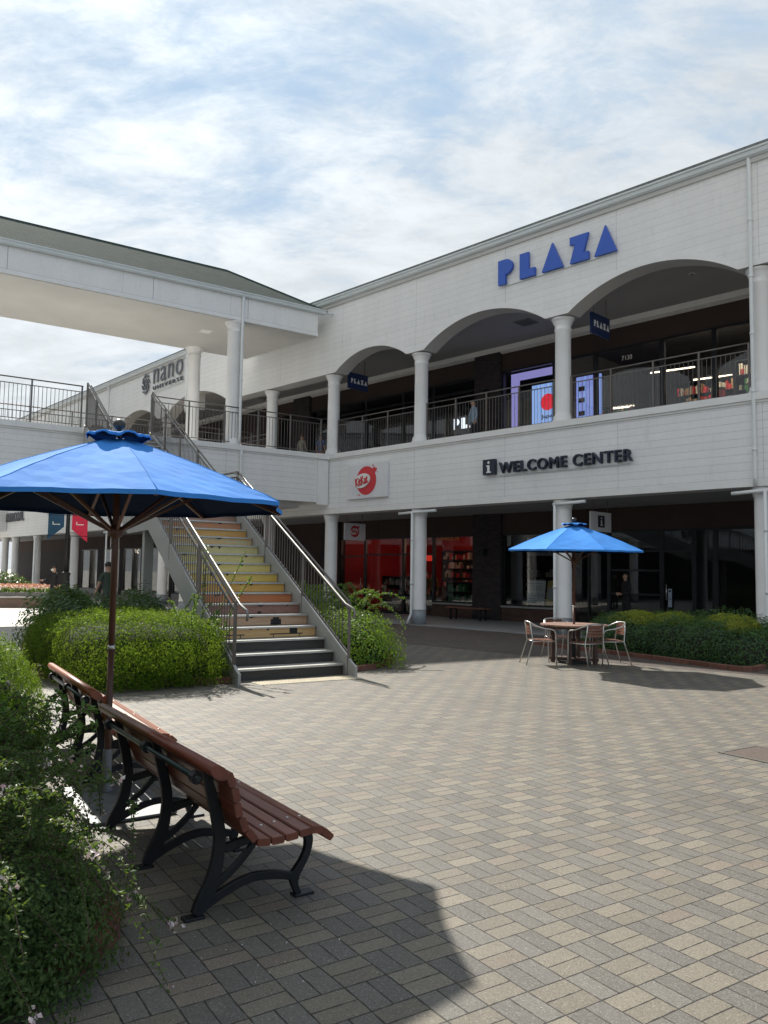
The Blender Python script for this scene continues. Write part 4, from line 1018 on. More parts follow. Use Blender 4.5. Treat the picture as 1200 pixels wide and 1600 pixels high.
mb = MB(); mb.box(0, 5.8, 0, 0.6, 0, 1.0); mb.box(-0.03, 5.83, -0.04, 0.64, 1.0, 1.05); mb.build('body', M['inner'], o)
o = empty('shop_banner', facpt(-3.3, 6.0, 1.9), FA, 'red box shaped sign hanging in the right chocolate shop window', 'sign')
mb = MB(); mb.box(0.7, 1.4, 0, 0.3, 0, 0.42); mb.build('box', m_emit('dim_red', (0.6, 0.02, 0.02), 0.25), o)
# poster boards in the information centre window
for i, (x, w, h, lab, top) in enumerate(((0.62, 0.72, 0.86, 'white poster board with small printed lines in the information centre window', M['white']),
                                    (1.42, 0.34, 0.86, 'narrow yellow edged poster next to the large white poster board', m_plain('poster_yellow', (0.62, 0.45, 0.15))))):
    p = facpt(x, 4.9, 0.62); o = empty('poster_board', (p.x, p.y, p.z), FA, lab, 'poster')
    Mx = Matrix.Rotation(R(-8), 4, 'X')
    mb = MB(); mb.box(0, w, 0, 0.015, 0, h, 0, Mx); mb.build('board', top, o)
    mb = MB()
    if i == 0:
        for zz_ in (0.08, .14, .2, .3, .36, .52, .58, .64, .74):
            x_ = 0.05
            while x_ < w-0.1:
                l = random.uniform(.05, .16); mb.box(x_, x_+l, -0.003, -0.0005, zz_, zz_+0.022, 0, Mx); x_ += l+.04
    else:
        mb.box(0.03, w-0.03, -0.003, -0.0005, 0.22, 0.62, 0, Mx)
    mb.build('print', m_plain('print_grey', (0.30, 0.31, 0.33) if i == 0 else (0.55, 0.55, 0.52)), o)
p = facpt(0.3, 5.4, 0.5); o = empty('notice_panel', (p.x, p.y, p.z), FA, 'pale notice panel hanging at the top of the information centre window', 'notice')
mb = MB(); mb.box(0.0, 1.5, 0, 0.03, 1.85, 2.45); mb.build('board', m_plain('panel_pale', (0.25, 0.26, 0.26)), o)
p = facpt(6.05, 4.55, 1.0); o = empty('door_sticker', (p.x, p.y, p.z), FA, 'white and blue sticker strip on the information centre door glass', 'sticker')
mb = MB(); mb.box(0, 0.12, -0.004, -0.001, -0.25, 0.30); mb.build('sheet', m_plain('sticker', (0.35, 0.42, 0.52)), o)
mb = MB(); mb.box(0.025, 0.095, -0.007, -0.0045, 0.2, 0.26); mb.box(0.02, 0.10, -0.007, -0.0045, -0.02, 0.0); mb.build('print', M['navy_letters'], o)
# wall lamps on the brick piers
for (x, z, lab) in ((-0.83, 2.45, 'black wall lantern on the dark brick pier of the ground floor'), (-0.83, 8.35, 'black wall lantern on the dark brick pier of the gallery')):
    p = facpt(x, 4.42, z); o = empty('wall_lamp', (p.x, p.y, p.z), FA, lab, 'lamp')
    mb = MB(); mb.box(-0.05, 0.05, -0.02, 0, -0.15, 0.15); mb.tube([(0, -0.02, 0.1), (0, -0.1, 0.16), (0, -0.14, 0.1)], 0.012, 6); mb.build('bracket', M['iron'], o)
    mb = MB(); mb.lathe([(0.03, -0.14), (0.065, -0.10), (0.08, 0.06), (0.10, 0.07), (0.03, 0.13)], (0, -0.14), 8); mb.build('lantern', M['iron'], o)
# backless bench under the arcade
p = facpt(-1.9, 3.4, 0.03); o = empty('arcade_bench', (p.x, p.y, p.z), FA, 'dark backless bench standing against the brick wall under the arcade', 'bench')
mb = MB()
for i in range(4): mb.box(0, 1.8, i*0.11, i*0.11+0.09, 0.40, 0.44)
mb.build('seat', M['slat_wood'], o)
for x_ in (0.2, 1.55):
    mb = MB(); mb.box(x_, x_+0.05, 0.02, 0.40, 0.36, 0.398); mb.box(x_, x_+0.05, 0.03, 0.08, 0, 0.36); mb.box(x_, x_+0.05, 0.34, 0.39, 0, 0.36); mb.build('leg', M['iron'], o)
# air vents and downlights in the gallery ceiling
for (x, d, lab) in ((2.2, 2.6, 'middle'), (-6.0, 2.2, 'left'), (-3.0, 2.9, 'junction')):
    p = facpt(x, d, 9.92); o = empty('ceiling_vent', (p.x, p.y, p.z), FA, 'square dark ventilation grille in the gallery ceiling, %s bay' % lab, 'vent')
    mb = MB(); mb.box(-0.3, 0.3, -0.3, 0.3, 0.0, 0.028); mb.build('plate', m_plain('vent_grey', (0.2, 0.2, 0.2)), o)
    mb = MB()
    for i in range(6): mb.box(-0.26, 0.26, -0.24+i*0.09, -0.20+i*0.09, -0.006, 0.0)
    mb.build('slat', m_plain('vent_dark', (0.08, 0.08, 0.08)), o)
for (x, d, lab) in ((8.0, 2.2, 'wide right'), (2.7, 1.6, 'middle'), (-2.2, 2.0, 'small left')):
    p = facpt(x, d, 9.93); o = empty('downlight', (p.x, p.y, p.z), 0, 'round recessed downlight in the ceiling behind the %s arch' % lab, 'lamp')
    mb = MB(); mb.lathe([(0.09, 0.0), (0.09, 0.018)], n=18); mb.build('ring', M['gutter'], o)
    mb = MB(); mb.lathe([(0.06, -0.004), (0.06, -0.001)], n=18); mb.build('lens', m_plain('lens_grey', (0.25, 0.25, 0.25), 0.2), o)

# ------------------------------------------------------------ parasols
def parasol(loc, rz, lean, label, height=2.735, rim=2.12, rad=1.31, base=None, name='parasol'):
    o = empty(name, loc, 0, label, 'parasol')
    o.rotation_euler = (lean[0], lean[1], rz)
    mb = MB(); mb.tube([(0, 0, 0.03), (0, 0, 1.06)], 0.0235, 14); mb.tube([(0, 0, 1.06), (0, 0, 2.6)], 0.024, 14); mb.build('pole', M['pole_wood'], o)
    mb = MB(); mb.lathe([(0.027, 1.05), (0.027, 1.08)], n=14); mb.build('pole_joint', M['alu'], o)
    # canopy: eight panels, each sagging slightly between the ribs, with a rolled hem
    top = 2.60; N = 8; sub = 8; rows = 12
    vs = []; fs = []
    for j in range(rows+1):
        u = j/rows; 
        for i in range(N*sub):
            a = 2*math.pi*i/(N*sub); k = (i % sub)/sub; tri = 1-abs(2*k-1)
            ra = rad*math.cos(math.pi/N)/math.cos(((i % sub)/sub-0.5)*2*math.pi/N)     # straight sided octagon
            ra *= 1-0.025*math.sin(math.pi*k)*u
            r = 0.06+(ra-0.06)*u
            z = top-(top-rim)*(u**1.04)+0.02*math.sin(math.pi*u)-0.028*math.sin(math.pi*k)*math.sin(math.pi*min(u*0.9, 1))+0.010*math.sin(math.pi*k)*u
            z += 0.003*math.sin(i*1.7+j*2.3)*u
            vs.append((r*math.cos(a), r*math.sin(a), z))
    n = N*sub
    for j in range(rows):
        for i in range(n): fs.append((j*n+i, j*n+(i+1) % n, (j+1)*n+(i+1) % n, (j+1)*n+i))
    b0 = rows*n; b1 = len(vs)
    for i in range(n): x, y, z = vs[b0+i]; vs.append((x*0.998, y*0.998, z-0.028))
    for i in range(n): fs.append((b0+i, b0+(i+1) % n, b1+(i+1) % n, b1+i))
    mb = MB(); mb.add(vs, fs, 0, False); 
    cn = mb.build('canopy', [M['shaded_under'], M['blue']], o)
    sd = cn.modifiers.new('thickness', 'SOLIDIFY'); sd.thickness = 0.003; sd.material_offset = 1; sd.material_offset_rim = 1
    # seams
    mb = MB()
    for i in range(N): mb.tube([Vector(vs[j*n+i*sub])+Vector((0, 0, 0.003)) for j in range(rows+1)], 0.0035, 4)
    mb.build('seam', M['blue'], o)
    # ruffled vent cap
    vs = []; fs = []; n = 64
    prof = [(0.03, 2.645), (0.09, 2.640), (0.15, 2.637), (0.19, 2.632), (0.222, 2.628), (0.226, 2.612)]
    for j, (r, z) in enumerate(prof):
        for i in range(n):
            a = 2*math.pi*i/n; w = max(0, j-1)/4
            rr = r*(1+0.05*w*math.sin(8*a+0.6)+0.03*w*math.sin(13*a)); zz_ = z+w*(0.009*math.sin(8*a+.4)+0.008*math.sin(5*a)+0.005*math.sin(19*a+1))
            vs.append((rr*math.cos(a), rr*math.sin(a), zz_))
    for j in range(len(prof)-1):
        for i in range(n): fs.append((j*n+i, j*n+(i+1) % n, (j+1)*n+(i+1) % n, (j+1)*n+i))
    mb = MB(); mb.add(vs, fs, 0, True); vc = mb.build('vent_cap', [M['shaded_under'], M['blue']], o)
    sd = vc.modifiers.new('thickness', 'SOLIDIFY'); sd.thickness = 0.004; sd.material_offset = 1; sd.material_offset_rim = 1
    mb = MB(); mb.lathe([(0.018, 2.60), (0.018, 2.672), (0.036, 2.684), (0.046, 2.706), (0.044, 2.727), (0.028, 2.745), (0.004, 2.756)], n=18)
    mb.build('finial', m_plain('dark_finial', (0.05, 0.045, 0.04), 0.3, 0.2), o)
    mb = MB(); mb.lathe([(0.024, 1.86), (0.05, 1.88), (0.058, 1.93), (0.03, 1.96)], n=12); mb.build('runner', M['pole_wood'], o)
    mb = MB(); mb.lathe([(0.024, 2.49), (0.055, 2.51), (0.055, 2.55), (0.03, 2.57)], n=12); mb.build('hub', M['pole_wood'], o)
    mb = MB()
    for k in range(24):
        a = k/24*2*math.pi; 
    mb.tube([(0.05*math.cos(t)-0.03, -0.03-0.02*math.cos(t), 1.83+0.05*math.sin(t)) for t in [x*math.pi/8 for x in range(17)]], 0.004, 5)
    mb.build('cord', M['iron'], o)
    for i in range(N):
        a = 2*math.pi*i/N; d = Vector((math.cos(a), math.sin(a), 0))
        mb = MB()
        P0 = d*0.05+Vector((0, 0, top-0.07)); P1 = d*(rad*0.985)+Vector((0, 0, rim-0.025))
        mb.tube([P0, P0.lerp(P1, 0.5)+Vector((0, 0, 0.012)), P1], 0.0115, 4, square=True)
        rb = mb.build('rib', M['pole_wood'], o)
        mb = MB(); Q = P0.lerp(P1, 0.56)-Vector((0, 0, 0.012)); mb.tube([d*0.045+Vector((0, 0, 1.92)), Q], 0.0105, 4, square=True)
        mb.build('strut', M['pole_wood'], rb)
    if base == 'plate':
        mb = MB(); mb.box(-0.28, 0.28, -0.72, 0.26, 0.012, 0.03, 0, Matrix.Rotation(PA-rz, 4, 'Z')); mb.lathe([(0.05, 0.031), (0.034, 0.06), (0.034, 0.32), (0.030, 0.33)], n=16)
        mb.build('base_plate', m_plain('base_steel', (0.17, 0.175, 0.18), 0.55, 0.3, 0.2, 8), o, 0.004)
    else:
        mb = MB(); mb.box(-0.24, 0.24, -0.24, 0.24, 0.012, 0.05); mb.lathe([(0.04, 0.051), (0.034, 0.45)], n=16)
        mb.build('base_plate', M['iron'], o, 0.006)
    return o
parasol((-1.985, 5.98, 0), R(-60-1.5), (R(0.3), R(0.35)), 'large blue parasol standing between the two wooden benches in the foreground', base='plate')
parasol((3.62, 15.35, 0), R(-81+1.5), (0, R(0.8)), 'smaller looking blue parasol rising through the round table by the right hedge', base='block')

# ------------------------------------------------------------ benches
def bez(p0, p1, p2, p3, n=8):
    return [tuple((1-t)**3*a+3*(1-t)**2*t*b+3*(1-t)*t*t*c+t**3*d for a, b, c, d in zip(p0, p1, p2, p3)) for t in [i/n for i in range(n+1)]]
def ribbon(mb, pts, ws, y0, y1, mi=0):
    """thick curved bar drawn in the xz plane with varying width, from y0 to y1"""
    L, Rr = [], []
    for i, p in enumerate(pts):
        a = pts[max(i-1, 0)]; b = pts[min(i+1, len(pts)-1)]
        dx, dz = b[0]-a[0], b[1]-a[1]; l = math.hypot(dx, dz) or 1
        nx, nz = -dz/l, dx/l; w = 0.88*(ws[0]+(ws[-1]-ws[0])*i/(len(pts)-1) if len(ws) == 2 else ws[i])
        L.append((p[0]+nx*w/2, p[1]+nz*w/2)); Rr.append((p[0]-nx*w/2, p[1]-nz*w/2))
    mb.prism(L+Rr[::-1], 'y', y0, y1, mi)
def make_bench(loc, rz, label, wood, L0=-0.20, L1=1.80):
    o = empty('park_bench', loc, rz, label, 'bench', 'wooden park benches in a row')
    # slat profile: (x, z, angle of the slat's thickness normal, width, thick)
    back = [(-0.265, 0.715, R(58), 0.085), (-0.205, 0.672, R(22), 0.066), (-0.182, 0.602, R(14), 0.066), (-0.165, 0.530, R(12), 0.066), (-0.138, 0.462, R(20), 0.066), (-0.095, 0.404, R(40), 0.066)]
    seat = [(-0.035, 0.366, R(84), 0.066), (0.040, 0.362, R(90), 0.066), (0.112, 0.368, R(94), 0.066), (0.184, 0.378, R(96), 0.066), (0.252, 0.376, R(80), 0.066), (0.312, 0.345, R(48), 0.066)]
    def slat(mb, x, z, ang, w, t=0.034):
        n = (math.cos(ang), math.sin(ang)); k = (-n[1], n[0]); c = 0.006
        P = lambda a, b: (x+k[0]*a+n[0]*b, z+k[1]*a+n[1]*b)
        poly = [P(-w/2+c, -t/2), P(w/2-c, -t/2), P(w/2, -t/2+c), P(w/2, t/2-c), P(w/2-c, t/2), P(-w/2+c, t/2), P(-w/2, t/2-c), P(-w/2, -t/2+c)]
        j = random.uniform(-0.006, 0.006); mb.prism(poly, 'y', L0+j, L1+j)
    mb = MB()
    for b in back[1:]: slat(mb, *b)
    mb.build('backrest', wood, o)
    mb = MB()
    x, z, a, w = back[0]
    # rounded top rail
    poly = rot2([(0.048*math.cos(t), 0.030*math.sin(t)) for t in [2*math.pi*i/18 for i in range(18)]], x, z-0.004, a-R(90))
    mb.prism(poly, 'y', L0, L1, smooth=True); mb.build('top_rail', wood, o)
    mb = MB()
    for b in seat: slat(mb, *b)
    mb.build('seat', wood, o)
    for y in (0.0, 0.77, 1.53):
        mb = MB(); y0, y1 = y-0.017, y+0.017
        # back upright
        up = bez((-0.285, 0.02), (-0.235, 0.10), (-0.185, 0.16), (-0.175, 0.34))+bez((-0.175, 0.34), (-0.18, 0.46), (-0.235, 0.58), (-0.255, 0.69))[1:]
        ribbon(mb, up, [0.055, 0.075, 0.085, 0.085, 0.08, 0.075, 0.07, 0.066, 0.066, 0.066, 0.064, 0.062, 0.06, 0.055, 0.05, 0.045, 0.035], y0, y1)
        # seat arm and front leg
        fl_ = bez((-0.15, 0.30), (-0.02, 0.335), (0.10, 0.338), (0.255, 0.345))
        ribbon(mb, fl_, [0.05, 0.034], y0+0.002, y1-0.002)
        fr = bez((0.285, 0.335), (0.345, 0.24), (0.27, 0.16), (0.235, 0.115))+bez((0.235, 0.115), (0.215, 0.08), (0.245, 0.03), (0.255, 0.012))[1:]
        ribbon(mb, fr, [0.06, 0.055, 0.05, 0.046, 0.044, 0.044, 0.046, 0.05, 0.056, 0.06, 0.055, 0.045, 0.04, 0.038, 0.036, 0.036, 0.036], y0+0.001, y1-0.001)
        # brace from the foot of the upright to the seat, low arched tie
        ribbon(mb, bez((-0.215, 0.13), (-0.13, 0.17), (-0.06, 0.22), (0.03, 0.335)), [0.045, 0.032], y0+0.003, y1-0.003)
        ribbon(mb, bez((-0.27, 0.04), (-0.12, 0.12), (-0.02, 0.15), (0.06, 0.138))+bez((0.06, 0.138), (0.13, 0.13), (0.18, 0.12), (0.23, 0.10))[1:], [0.05, 0.045], y0+0.003, y1-0.003)
        mb.box(0.225, 0.335, y0-0.014, y1+0.014, 0.0, 0.018); mb.box(-0.345, -0.245, y0-0.014, y1+0.014, 0.0, 0.018)
        leg = mb.build('leg', M['iron'], o, 0.004)
        # cast loop that holds the rail tube behind the top
        mb = MB(); mb.prism(circ(-0.305, 0.655, 0.030, 0, 14), 'y', y0-0.008, y1+0.008); mb.build('rail_bracket', M['iron'], leg)
    mb = MB(); mb.tube([(-0.305, L0+0.16, 0.655), (-0.305, L1-0.2, 0.655)], 0.014, 10); mb.build('rear_tube', m_plain('green_black_paint', (0.02, 0.035, 0.035), 0.3, 0.3), o)
    mb = MB()
    for y in (0.0, 0.77, 1.53):
        for (x, z, a, w) in seat[1:5]: mb.lathe([(0.009, z+0.0165), (0.008, z+0.021), (0.003, z+0.023)], (x, y), 8)
    mb.build('bolt', M['alu'], o)
    return o
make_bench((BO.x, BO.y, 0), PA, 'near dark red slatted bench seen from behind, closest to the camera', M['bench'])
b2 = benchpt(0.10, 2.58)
make_bench((b2.x, b2.y, 0), PA-R(2.5), 'farther slatted bench beyond the parasol pole, sunlit orange put into its wood colour', M['bench2'])

# ------------------------------------------------------------ cafe table and chairs
TC = (3.62, 15.35)
tb = empty('round_table', (TC[0], TC[1], 0), R(20), 'round slatted wooden table with four square legs around the far parasol pole', 'table')
mb = MB(); n = 11; rad = 0.62
for i in range(n):
    x0 = -rad+i*2*rad/n+0.003; x1 = -rad+(i+1)*2*rad/n-0.003
    k = 8; up, lo_ = [], []
    for j in range(k+1):
        x = x0+(x1-x0)*j/k; h = math.sqrt(max(rad*rad-x*x, 0.0004)); up.append((x, h)); lo_.append((x, -h))
    mid0 = 0.03 if x0 < 0.03 and x1 > -0.03 else None
    mb.prism(lo_+up[::-1], 'z', 0.705, 0.732)
mb.build('table_top', M['table_wood'], tb)
mb = MB(); mb.lathe([(0.56, 0.66), (0.56, 0.704)], n=40); mb.build('apron', M['table_leg'], tb)
for a in (45, 135, 225, 315):
    x, y = 0.40*math.cos(R(a)), 0.40*math.sin(R(a))
    mb = MB(); mb.box(x-0.033, x+0.033, y-0.033, y+0.033, 0.0, 0.66); mb.build('leg', M['table_leg'], tb, 0.004)
mb = MB()
for a in (45, 135):
    Mx = Matrix.Rotation(R(a), 4, 'Z'); mb.box(-0.46, 0.46, -0.03, 0.03, 0.055+0.001*(a > 90), 0.105+0.001*(a > 90), 0, Mx)
mb.build('cross_bar', M['table_leg'], tb)
def make_chair(loc, rz, label):
    o = empty('cafe_chair', (loc[0], loc[1], 0), rz, label, 'chair', 'aluminium chairs round the cafe table')
    # faces +y; continuous arm and back tube
    arm = [(-0.235, 0.235, 0.0), (-0.245, 0.225, 0.30), (-0.25, 0.215, 0.58), (-0.262, 0.19, 0.635), (-0.272, 0.13, 0.655), (-0.272, 0.0, 0.672), (-0.265, -0.12, 0.705),
           (-0.23, -0.20, 0.745), (-0.17, -0.245, 0.775), (-0.08, -0.268, 0.785)]
    full = arm+[(-x, y, z) for x, y, z in arm[::-1]]
    mb = MB(); mb.tube(full, 0.0125, 8)
    mb.tube([(-0.235, 0.2, 0.43), (-0.225, -0.185, 0.43), (0.225, -0.185, 0.43), (0.235, 0.2, 0.43), (-0.235, 0.2, 0.43)], 0.010, 6)
    for s in (-1, 1): mb.tube([(s*0.235, -0.335, 0.0), (s*0.205, -0.20, 0.43), (s*0.185, -0.225, 0.60), (s*0.175, -0.243, 0.772)], 0.0115, 8)
    mb.build('frame', M['alu'], o)
    mb = MB()
    for i in range(6): y = -0.17+i*0.066; mb.box(-0.215, 0.215, y, y+0.056, 0.440, 0.454)
    mb.build('seat', M['slat_wood'], o)
    mb = MB()
    for i in range(4):
        z = 0.555+i*0.054
        yb = -0.222-(z-0.55)*0.09
        pts = [(x, yb-0.02*(1-(x/0.18)**2)) for x in (-0.178, -0.09, 0, 0.09, 0.178)]
        for (xa, ya), (xb, yb_) in zip(pts[:-1], pts[1:]):
            mb.add([(xa, ya, z), (xb, yb_, z), (xb, yb_, z+0.044), (xa, ya, z+0.044), (xa, ya+0.010, z), (xb, yb_+0.010, z), (xb, yb_+0.010, z+0.044), (xa, ya+0.010, z+0.044)],
                   [(0, 1, 2, 3), (7, 6, 5, 4), (3, 2, 6, 7), (0, 4, 5, 1)])
    mb.build('backrest', M['slat_wood'], o)
    return o
def chair_facing(x, y, tx, ty, label, dz=0): return make_chair((x, y), math.atan2(ty-y, tx-x)-math.pi/2+dz, label)
chair_facing(2.95, 15.14, TC[0], TC[1], 'chair on the left side of the round table, turned to the right', R(-12))
chair_facing(3.70, 14.68, TC[0], TC[1], 'chair at the near side of the table showing its wooden back', R(18))
chair_facing(4.27, 15.28, TC[0], TC[1], 'chair on the hedge side of the table with its back to the plants', R(14))
chair_facing(3.52, 16.12, TC[0], TC[1], 'chair on the far side of the table, mostly hidden behind it', R(10))

# ------------------------------------------------------------ plants
def leaf_quads(P, N, L, Wd, droop=0.2, jit=1.0):
    """one folded-diamond leaf (two triangles as a quad) at every point P, roughly facing N"""
    n = len(P)
    rnd = RNG.normal(size=(n, 3)); T = rnd-(rnd*N).sum(1)[:, None]*N*0.75
    T[:, 2] -= droop; T /= np.linalg.norm(T, axis=1)[:, None]+1e-9
    NN = N+RNG.normal(size=(n, 3))*0.45*jit; S = np.cross(T, NN); S /= np.linalg.norm(S, axis=1)[:, None]+1e-9
    l = (L*RNG.uniform(0.65, 1.35, n))[:, None]; w = (Wd*RNG.uniform(0.7, 1.3, n))[:, None]
    a = P; c = P+T*l; m = P+T*l*0.45
    up = np.cross(S, T)*w*0.18
    V = np.stack([a, m+S*w/2+up, c, m-S*w/2+up], 1).reshape(-1, 3)
    Fq = np.arange(4*n).reshape(n, 4)
    return V, Fq
def bumps(P, amp, f, seed):
    r = np.random.default_rng(seed); out = np.zeros(len(P))
    for i in range(7):
        k = r.normal(size=3)*f*(1+0.35*i); out += np.sin(P@k+r.uniform(0, 6.28))/(1+0.35*i)
    return amp*out/2.2
def blob_points(n, c, r, seed, power=2.6, amp=0.12, f=3.0, flat_bottom=True, depth=0.16, rot=0.0, zmin=0.03):
    """points through the outer layer of a lumpy superellipsoid standing on the ground"""
    g = np.random.default_rng(seed)
    D = g.normal(size=(n, 3)); D[:, 2] = np.abs(D[:, 2]) if flat_bottom else D[:, 2]; D /= np.linalg.norm(D, axis=1)[:, None]
    k = (np.abs(D)**power).sum(1)**(-1/power)
    U = D*k[:, None]
    N = np.sign(D)*np.abs(U)**(power-1)/np.array(r); N /= np.linalg.norm(N, axis=1)[:, None]
    s = 1+bumps(U*np.array(r), amp, f, seed)-depth*g.random(n)**1.6+0.05*g.random(n)**6
    P = U*s[:, None]*np.array(r)
    cr, sr = math.cos(rot), math.sin(rot)
    Rm = np.array([[cr, -sr, 0], [sr, cr, 0], [0, 0, 1]])
    P = P@Rm.T+np.array(c); N = N@Rm.T
    ok = P[:, 2] > zmin
    return P[ok], N[ok]
def core(name, blobs, parent, mat, k=0.80):
    mb = MB()
    for c, r, rot, pw in blobs:
        vs = []; na, nb = 20, 10
        for j in range(nb+1):
            e = math.pi/2*j/nb
            for i in range(na):
                a = 2*math.pi*i/na; d = np.array((math.cos(e)*math.cos(a), math.cos(e)*math.sin(a), math.sin(e)))
                kk = (np.abs(d)**pw).sum()**(-1/pw); p = d*kk*np.array(r)*k
                vs.append((c[0]+p[0]*math.cos(rot)-p[1]*math.sin(rot), c[1]+p[0]*math.sin(rot)+p[1]*math.cos(rot), c[2]+p[2]))
        fs = [(j*na+i, j*na+(i+1) % na, (j+1)*na+(i+1) % na, (j+1)*na+i) for j in range(nb) for i in range(na)]
        mb.add(vs, fs, 0, True)
    return mb.build(name, mat, parent)
def foliage(name, groups, mat, parent):
    Vs, Fs, off = [], [], 0
    for V, Fq in groups: Vs.append(V); Fs.append(Fq+off); off += len(V)
    return raw_mesh(name, np.concatenate(Vs), np.concatenate(Fs), mat, parent)
def arching(base, tip, h, n=14, seed=0):
    b, t = Vector(base), Vector(tip); pts = []
    for i in range(n+1):
        u = i/n; p = b.lerp(t, u); p.z = b.z+(t.z-b.z)*u+h*math.sin(math.pi*min(u*0.9+0.02, 1))
        pts.append(p)
    return pts
def stems_with_leaves(stems, per, L, Wd, seed):
    g = np.random.default_rng(seed); P, N = [], []
    for pts in stems:
        A = np.array([p[:] for p in pts]); k = int(per*(len(A)-1))
        u = g.uniform(0.15, 1, k)*(len(A)-1); i = np.minimum(u.astype(int), len(A)-2); f = (u-i)[:, None]
        q = A[i]*(1-f)+A[i+1]*f+g.normal(size=(k, 3))*0.008
        P.append(q); nn = g.normal(size=(k, 3))*0.5; nn[:, 2] += 0.9; N.append(nn/np.linalg.norm(nn, axis=1)[:, None])
    return leaf_quads(np.concatenate(P), np.concatenate(N), L, Wd, 0.1)
def flower_mesh(name, centers, parent, mat, size=0.016, per=5, seed=3):
    g = np.random.default_rng(seed); P, N = [], []
    for c in centers:
        for _ in range(per):
            P.append(np.array(c)+g.normal(size=3)*size*0.8); v = g.normal(size=3); v[2] += .4; N.append(v/np.linalg.norm(v))
    V, Fq = leaf_quads(np.array(P), np.array(N), size*1.3, size*1.1, 0.2)
    return raw_mesh(name, V, Fq, mat, parent)
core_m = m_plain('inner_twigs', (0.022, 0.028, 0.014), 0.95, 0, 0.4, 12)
LF = {'lime': m_leaf('lime_needles', [(0.10, 0.19, 0.02), (0.16, 0.27, 0.025), (0.22, 0.32, 0.035), (0.12, 0.22, 0.025)], 0.30, 0.6, 0.08),
      'dark': m_leaf('dark_leaves', [(0.025, 0.06, 0.018), (0.045, 0.10, 0.03), (0.035, 0.085, 0.03), (0.06, 0.12, 0.03)], 0.25, 0.35, 0.5),
      'mid': m_leaf('mid_green_leaves', [(0.045, 0.11, 0.025), (0.07, 0.16, 0.03), (0.10, 0.20, 0.04), (0.05, 0.12, 0.03)], 0.35),
      'abelia': m_leaf('abelia_leaves', [(0.030, 0.062, 0.018), (0.050, 0.10, 0.026), (0.085, 0.135, 0.040), (0.038, 0.075, 0.022), (0.12, 0.16, 0.06)], 0.25, 0.5, 0.2),
      'yellow': m_leaf('yellow_green_tips', [(0.26, 0.30, 0.04), (0.36, 0.38, 0.05), (0.22, 0.28, 0.05)], 0.4),
      'nandina': m_leaf('nandina_leaves', [(0.03, 0.085, 0.04), (0.045, 0.12, 0.055), (0.07, 0.14, 0.05), (0.035, 0.095, 0.05)], 0.30)}
LF['hedge'] = m_leaf('clipped_needles', [(0.045, 0.090, 0.012), (0.080, 0.145, 0.016), (0.12, 0.19, 0.020), (0.06, 0.115, 0.014)], 0.42, 0.7, 0.03)
LF['dry'] = m_leaf('dry_leaves', [(0.10, 0.07, 0.03), (0.05, 0.06, 0.02), (0.2, 0.16, 0.06)], 0.2, 0.6, 0.2)
PETAL = m_leaf('pink_petals', [(0.72, 0.55, 0.58), (0.80, 0.70, 0.72), (0.62, 0.34, 0.38)], 0.3)
def bush(name, label, cat, blobs, mats, dens, L, Wd, seed, power=2.6, amp=0.12, f=3.0, depth=0.18, group=None, corek=0.80, droop=0.2):
    """blobs: list of (center, radii, rot); mats: list of (material, share)"""
    c0 = blobs[0][0]; o = empty(name, (0, 0, 0), 0, label, cat, group)
    core('stems', [(c, r, rt, power) for c, r, rt in blobs], o, core_m, corek)
    for mi, (mat, share) in enumerate(mats):
        gs = []
        for bi, (c, r, rt) in enumerate(blobs):
            area = 2*math.pi*((r[0]*r[1])**1.6+(r[0]*r[2])**1.6+(r[1]*r[2])**1.6)**(1/1.6)/1.8
            P, N = blob_points(int(area*dens*share), c, r, seed+bi*7+mi*91, power, amp, f, True, depth, rt)
            gs.append(leaf_quads(P, N, L, Wd, droop))
        foliage('foliage', gs, mat, o)
    return o
# clipped lime hedge left of the stair
c = stpt(-3.22, 1.72)
bush('hedge', 'rounded clipped lime green hedge with dark shaded front beside the staircase', 'hedge', [((c.x, c.y, 0), (1.20, 2.1, 0.97), SA)],
     [(LF['hedge'], 0.93), (LF['dry'], 0.07)], 4200, 0.045, 0.015, 11, power=5.0, amp=0.055, f=7.5, depth=0.16, corek=0.84, droop=-0.1)
c = stpt(-4.95, 2.9)
bush('shrub', 'dark round shrub at the left end of the lime hedge', 'shrub', [((-5.12, 13.25, 0), (0.52, 0.8, 1.22), SA)], [(LF['dark'], 1)], 1700, 0.06, 0.035, 21, amp=0.12)
c = stpt(-3.0, 5.7)
bush('shrub', 'loose dark green shrubs growing behind the lime hedge under the stairs', 'shrub',
     [((c.x, c.y, 0), (1.45, 1.0, 1.15), SA), ((stpt(-2.2, 4.6).x, stpt(-2.2, 4.6).y, 0), (0.6, 0.9, 1.15), SA)],
     [(LF['nandina'], 1)], 700, 0.08, 0.035, 31, amp=0.2, f=4, depth=0.3)
# climbing twigs on the left stair railing
cl = empty('climbing_shrub', (0, 0, 0), 0, 'leafy twigs climbing over the left stair railing', 'shrub')
stems = []
for i in range(26):
    a = -W-0.12-random.random()*0.45; s = -0.1+random.random()*2.2; b = stpt(a, s, 0.3); zt = random.uniform(0.7, 1.35)
    t_ = stpt(a+random.uniform(-0.4, 0.55), s+random.uniform(-0.4, 0.4), zt); stems.append(arching(b, t_, random.uniform(0, 0.15), 8))
for (a, s, z, a2, s2, z2) in ((-2.0, 0.9, .6, -1.35, 1.1, 1.95), (-2.05, 1.2, .6, -1.9, 1.5, 2.05), (-2.0, 0.5, .6, -1.5, 0.4, 1.55)):
    stems.append(arching(stpt(a, s, z), stpt(a2, s2, z2), 0.05, 8))
mb = MB()
for p in stems: mb.tube(p, 0.005, 4, caps=False)
mb.build('stems', M['twig'], cl)
